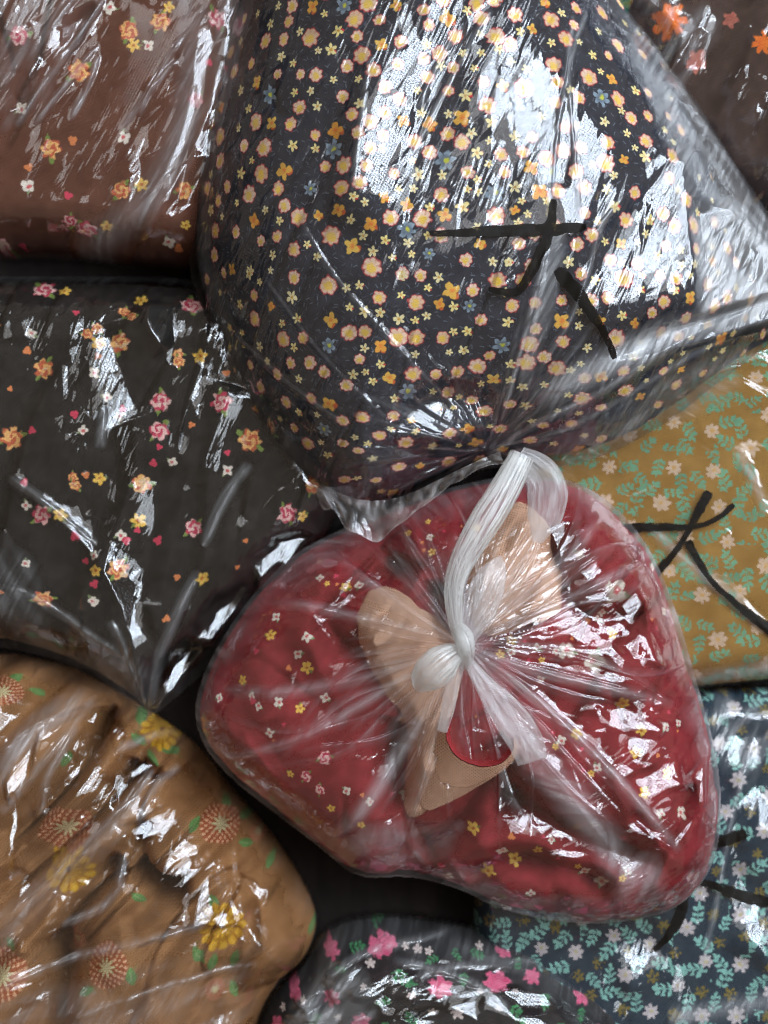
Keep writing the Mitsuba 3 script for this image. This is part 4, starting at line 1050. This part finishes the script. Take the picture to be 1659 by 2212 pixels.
zk = 0.112
m, w = gather([(1128, 985, .118), (1090, 1060, .122), (1035, 1145, .126), (990, 1225, .126), (978, 1290, .124), (985, 1350, .120), (1002, 1400, .114)], [25, 29, 31, 26, 20, 15, 11], [15, 17, 18, 16, 13, 11, 9], 1, 160, 120, 0.095, 0.35)
part(red, 'gathered_tail', mikit.ply(m, 'gather_mat', smooth=True, uv=w), 'long white gathered tail lying towards the top')
m, w = gather([(1000, 1400, .116), (1022, 1345, .120), (1046, 1285, .124), (1066, 1240, .124), (1078, 1212, .120), (1080, 1203, .116)], [12, 24, 34, 34, 24, 3], [9, 14, 18, 16, 12, 3], 2, 90, 84, 0.05)
part(red, 'loop', mikit.ply(m, 'clear_gather_mat', smooth=True, uv=w), 'cloudy wide loop above the knot')
m, w = gather([(1006, 1398, .116), (978, 1412, .121), (945, 1440, .124), (920, 1465, .122), (906, 1482, .117), (901, 1490, .113)], [10, 22, 36, 36, 24, 4], [9, 16, 22, 20, 14, 4], 3, 90, 96, 0.10)
part(red, 'loop', mikit.ply(m, 'gather_mat', smooth=True, uv=w), 'small bright white loop below left of the knot')
m, w = gather([(985, 1352, .117), (1000, 1372, .124), (1008, 1398, .126), (1008, 1425, .118), (1003, 1440, .110)], [14, 19, 16, 13, 9], [12, 16, 15, 12, 8], 4, 60, 84, 0.07, 1.0)
part(red, 'knot', mikit.ply(m, 'gather_mat', smooth=True, uv=w), 'tight white knot of twisted film')
m, w = gather([(1010, 1425, .112), (1042, 1475, .112), (1080, 1520, .113), (1118, 1570, .112), (1142, 1615, .106), (1150, 1645, .100)], [9, 18, 28, 34, 34, 30], [8, 9, 10, 9, 5, 1.5], 6, 90, 60, 0.12)
part(red, 'bag_mouth', mikit.ply(m, 'clear_gather_mat', smooth=True, uv=w), 'clear crumpled mouth of the bag hanging below the knot')
m, w = gather([(1000, 1420, .111), (978, 1470, .110), (970, 1520, .108), (955, 1580, .104)], [9, 14, 14, 10], [6, 7, 7, 4], 7, 60, 40, 0.12)
part(red, 'bag_mouth', mikit.ply(m, 'clear_gather_mat', smooth=True, uv=w))
m, w = gather([(1120, 985, .112), (1160, 1010, .112), (1185, 1050, .112), (1180, 1110, .110), (1160, 1170, .106)], [20, 34, 40, 34, 10], [8, 10, 10, 8, 3], 8, 80, 56, 0.14)
part(red, 'bag_mouth', mikit.ply(m, 'clear_gather_mat', smooth=True, uv=w))

# ---- navy cloth with peach flowers, top, the highest
key = navy = thing('plastic_bag', 'large shiny clear bag over navy fabric with a black marker sign at the top', 'plastic bag', GB)
fab = thing('fabric_bundle', 'navy fabric crowded with small peach and yellow flowers', 'fabric', GF)
bag = Bag([(470, -300), (500, -20), (455, 170), (402, 370), (402, 560), (434, 700), (490, 850), (552, 968), (635, 1060), (728, 1118), (815, 1132), (900, 1085), (1000, 1030), (1080, 1010), (1200, 1020), (1330, 985), (1455, 915), (1565, 832), (1685, 745), (1760, 640),
           (1680, 500), (1600, 378), (1540, 280), (1470, 170), (1400, 80), (1330, 0), (1200, -300)], 0.055, 0.018, 0.120, 0.105)
NK = (1062, 965)
nx_, ny_ = P(*NK, 0.10)
R2, TH2 = np.hypot(bag.p.X - nx_, bag.p.Y - ny_), np.arctan2(bag.p.Y - ny_, bag.p.X - nx_)
bag.B -= 0.006 * np.exp(-(R2 / 0.030) ** 2)
# the folded seam to the right corner
bag.glint([(745, 440), (765, 280), (810, 150), (910, 100), (1000, 0), (1090, -30), (1000, 130), (930, 330), (890, 470), (800, 480)], 0.93, 0.011)
bag.glint([(1270, 580), (1370, 430), (1410, 310), (1500, 330), (1510, 560), (1490, 650), (1390, 670), (1290, 700)], 0.95, 0.009)
bag.glint([(1500, 440), (1580, 440), (1680, 560), (1680, 650), (1510, 690)], 1.0, 0.004)
bag.glint([(1300, 775), (1400, 720), (1680, 640), (1680, 690), (1480, 745)], 1.05, 0.0025)
bag.glint([(850, 935), (875, 870), (950, 835), (1045, 850), (1050, 925), (950, 965)], 0.8, 0.006)
bag.glint([(1170, 400), (1210, 220), (1260, 150), (1255, 220), (1225, 400)], 0.9, 0.002)
bag.crumple(0.0017, 0.022, 0.0007, 0.008, 66, 3.4, 290, 0.00030)
q = np.random.RandomState(91).rand(900, 2) * [64, 12] - [32, 1]
bag.w += 0.0011 * smooth01(0.085, 0.02, R2) * smooth01(0.0, 0.012, R2) * LinearNDInterpolator(q, np.random.RandomState(92).randn(900), fill_value=0)(TH2 * 8, R2 / 0.016)
g = np.random.RandomState(19)
for i in range(54):
    th, ln, wid, amp = g.uniform(-0.3, math.pi + 0.5), g.uniform(0.03, 0.10), g.uniform(0.0005, 0.0012), g.uniform(0.0004, 0.0012)
    d = (TH2 - th - g.normal(0, 1.2) * R2 + math.pi) % (2 * math.pi) - math.pi
    f = np.exp(-(np.abs(d * R2) / (wid * (0.3 + R2 / ln))) ** 1.3) * smooth01(ln, 0.3 * ln, R2) * (np.abs(d) < 1.2)
    bag.w += amp * f
    bag.haze = np.maximum(bag.haze, g.uniform(0.05, 0.22) * f * (g.rand() < 0.5))
seam = [(1060, 980), (1150, 920), (1300, 850), (1410, 770), (1500, 720), (1690, 640)]
bag.fold(seam, 0.0040, 0.0030, film_only=True, fade=False)
bag.streak(seam, 0.40, 0.0016, False)
bag.streak([(1090, 985), (1200, 940), (1350, 860), (1500, 760), (1659, 690)], 0.28, 0.0012, False)
for a, al in (([(1240, 30), (1225, 150), (1235, 260), (1255, 480)], 0.3), ([(1270, 20), (1235, 110), (1205, 260), (1190, 470)], 0.3), ([(1060, 20), (1010, 110), (960, 200), (890, 330)], 0.3), ([(800, 120), (780, 250), (760, 420)], 0.2), ([(1190, 500), (1140, 700), (1075, 930)], 0.35),
              ([(1350, 420), (1290, 490), (1280, 560), (1230, 700), (1150, 820)], 0.22), ([(650, 480), (720, 600), (900, 800), (1010, 900)], 0.10), ([(470, 690), (620, 830), (760, 930)], 0.12), ([(570, 600), (700, 780), (860, 930)], 0.10), ([(990, 60), (930, 170), (905, 240)], 0.25)):
    bag.streak(a, al, 0.0009)
    bag.fold(a, 0.0012, 0.0011, film_only=True)
bag.veil([(1330, 0), (1400, 80), (1540, 280), (1620, 400), (1700, 520), (1680, 700), (1560, 700), (1510, 560), (1480, 400), (1430, 250)], 0.42, 0.007, 21, 0.5, -50, 0.03, 0.005)
bag.veil([(1080, 1005), (1200, 960), (1400, 850), (1600, 760), (1660, 760), (1450, 910), (1330, 985), (1200, 1020)], 0.32, 0.005, 22, 0.6, 30, 0.03, 0.003)
bag.veil([(430, 350), (470, 200), (500, 40), (540, 0), (490, 180), (450, 380), (450, 560), (560, 860), (680, 1020), (640, 1010), (520, 830), (430, 570)], 0.17, 0.004, 23, 0.5, 80, 0.03, 0.003)
bag.veil([(1500, 470), (1590, 420), (1700, 540), (1700, 700), (1510, 700)], 0.80, 0.005, 24, 0.45, -50, 0.03, 0.004)
bag.glint([(1330, 775), (1450, 715), (1700, 630), (1700, 690), (1480, 750)], 1.0, 0.002)
bag.streak([(1150, 868), (1300, 792), (1450, 722), (1560, 690), (1690, 648), (1780, 620)], 0.9, 0.0048)  # the seam's bright highlight, painted as whiteness over the fold
bag.veil([(1165, 600), (1188, 490), (1222, 490), (1200, 640), (1140, 840), (1118, 850)], 0.42, 0.002, 26, 0.5, 78, 0.03, 0.0015)  # a bright band of reflected light, painted into the film's whiteness
bag.rim(0.30, 0.0035)
bag.cloth(fab, 'navy_cloth', outline=[(500, -300), (520, 40), (462, 190), (418, 380), (420, 560), (454, 700), (513, 850), (575, 958), (655, 1040), (750, 1085), (855, 1072), (960, 1010), (1080, 985), (1200, 990), (1330, 960), (1450, 885), (1560, 800), (1700, 720), (1690, 680),
                                                (1590, 600), (1540, 430), (1480, 270), (1400, 120), (1330, 30), (1230, -300)], z_out=0.024, dome=0.06, gap=0.0013, crevice=bag.creases(0.0022, 0.08, 0.014, 62, 309, 0.15), print_fn=navy_print, z_low=0.01)
bag.film(key)
bag.stroke(key, [(928, 505), (1010, 503), (1100, 498), (1190, 496), (1265, 490)], 24, 11)
bag.stroke(key, [(1197, 430), (1188, 500), (1162, 560), (1132, 615), (1112, 637), (1055, 625)], 22, 12)
bag.stroke(key, [(1202, 582), (1240, 625), (1280, 680), (1312, 735), (1328, 775)], 26, 13)

# the gathered hem of the navy bag, curling out over the gap
hem0 = [(640, 1010, .050), (720, 1060, .058), (790, 1085, .064), (870, 1075, .076), (950, 1035, .092), (1030, 995, .104), (1080, 975, .110)]
hem1 = [(660, 1045, .050), (735, 1100, .062), (790, 1125, .070), (865, 1108, .080), (945, 1062, .094), (1025, 1012, .104), (1085, 990, .110)]
hem2 = [(690, 1080, .048), (752, 1150, .068), (792, 1165, .074), (862, 1132, .084), (940, 1082, .098), (1020, 1024, .108), (1090, 1000, .112)]
m, w = strip3([hem0, hem1, hem2], 150, 40)
v = m[0].reshape(40, 150, 3)
t = np.linspace(0, 1, 40)[:, None]
rf = ndi.gaussian_filter1d(np.random.RandomState(9).randn(150), 5.5); rf /= rf.std()
rf2 = ndi.gaussian_filter(np.random.RandomState(10).randn(40, 150), (4, 1.6)); rf2 /= rf2.std()
v[..., 2] += t * rf[None, :] * 0.0026 + rf2 * 0.0007
v[..., 1] += t ** 2 * np.roll(rf, 3)[None, :] * 0.0016
uvh = np.stack([np.clip(0.20 + 0.13 * rf2 + 0.50 * np.exp(-((1 - t) / 0.035) ** 2) + 0 * t, 0.05, 0.75), np.broadcast_to(t, (40, 150))], -1).reshape(-1, 2)  # milky whiteness, with a highlight line painted along the outer edge
part(navy, 'ruffled_hem', mikit.ply((v.reshape(-1, 3), m[1]), 'haze_mat', smooth=True, uv=uvh), 'ruffled milky hem with a painted bright edge over the dark gap')
part(navy, 'ruffled_hem', mikit.ply((v.reshape(-1, 3) - [0, 0, 0.0003], m[1]), 'clear_mat', smooth=True, uv=w))
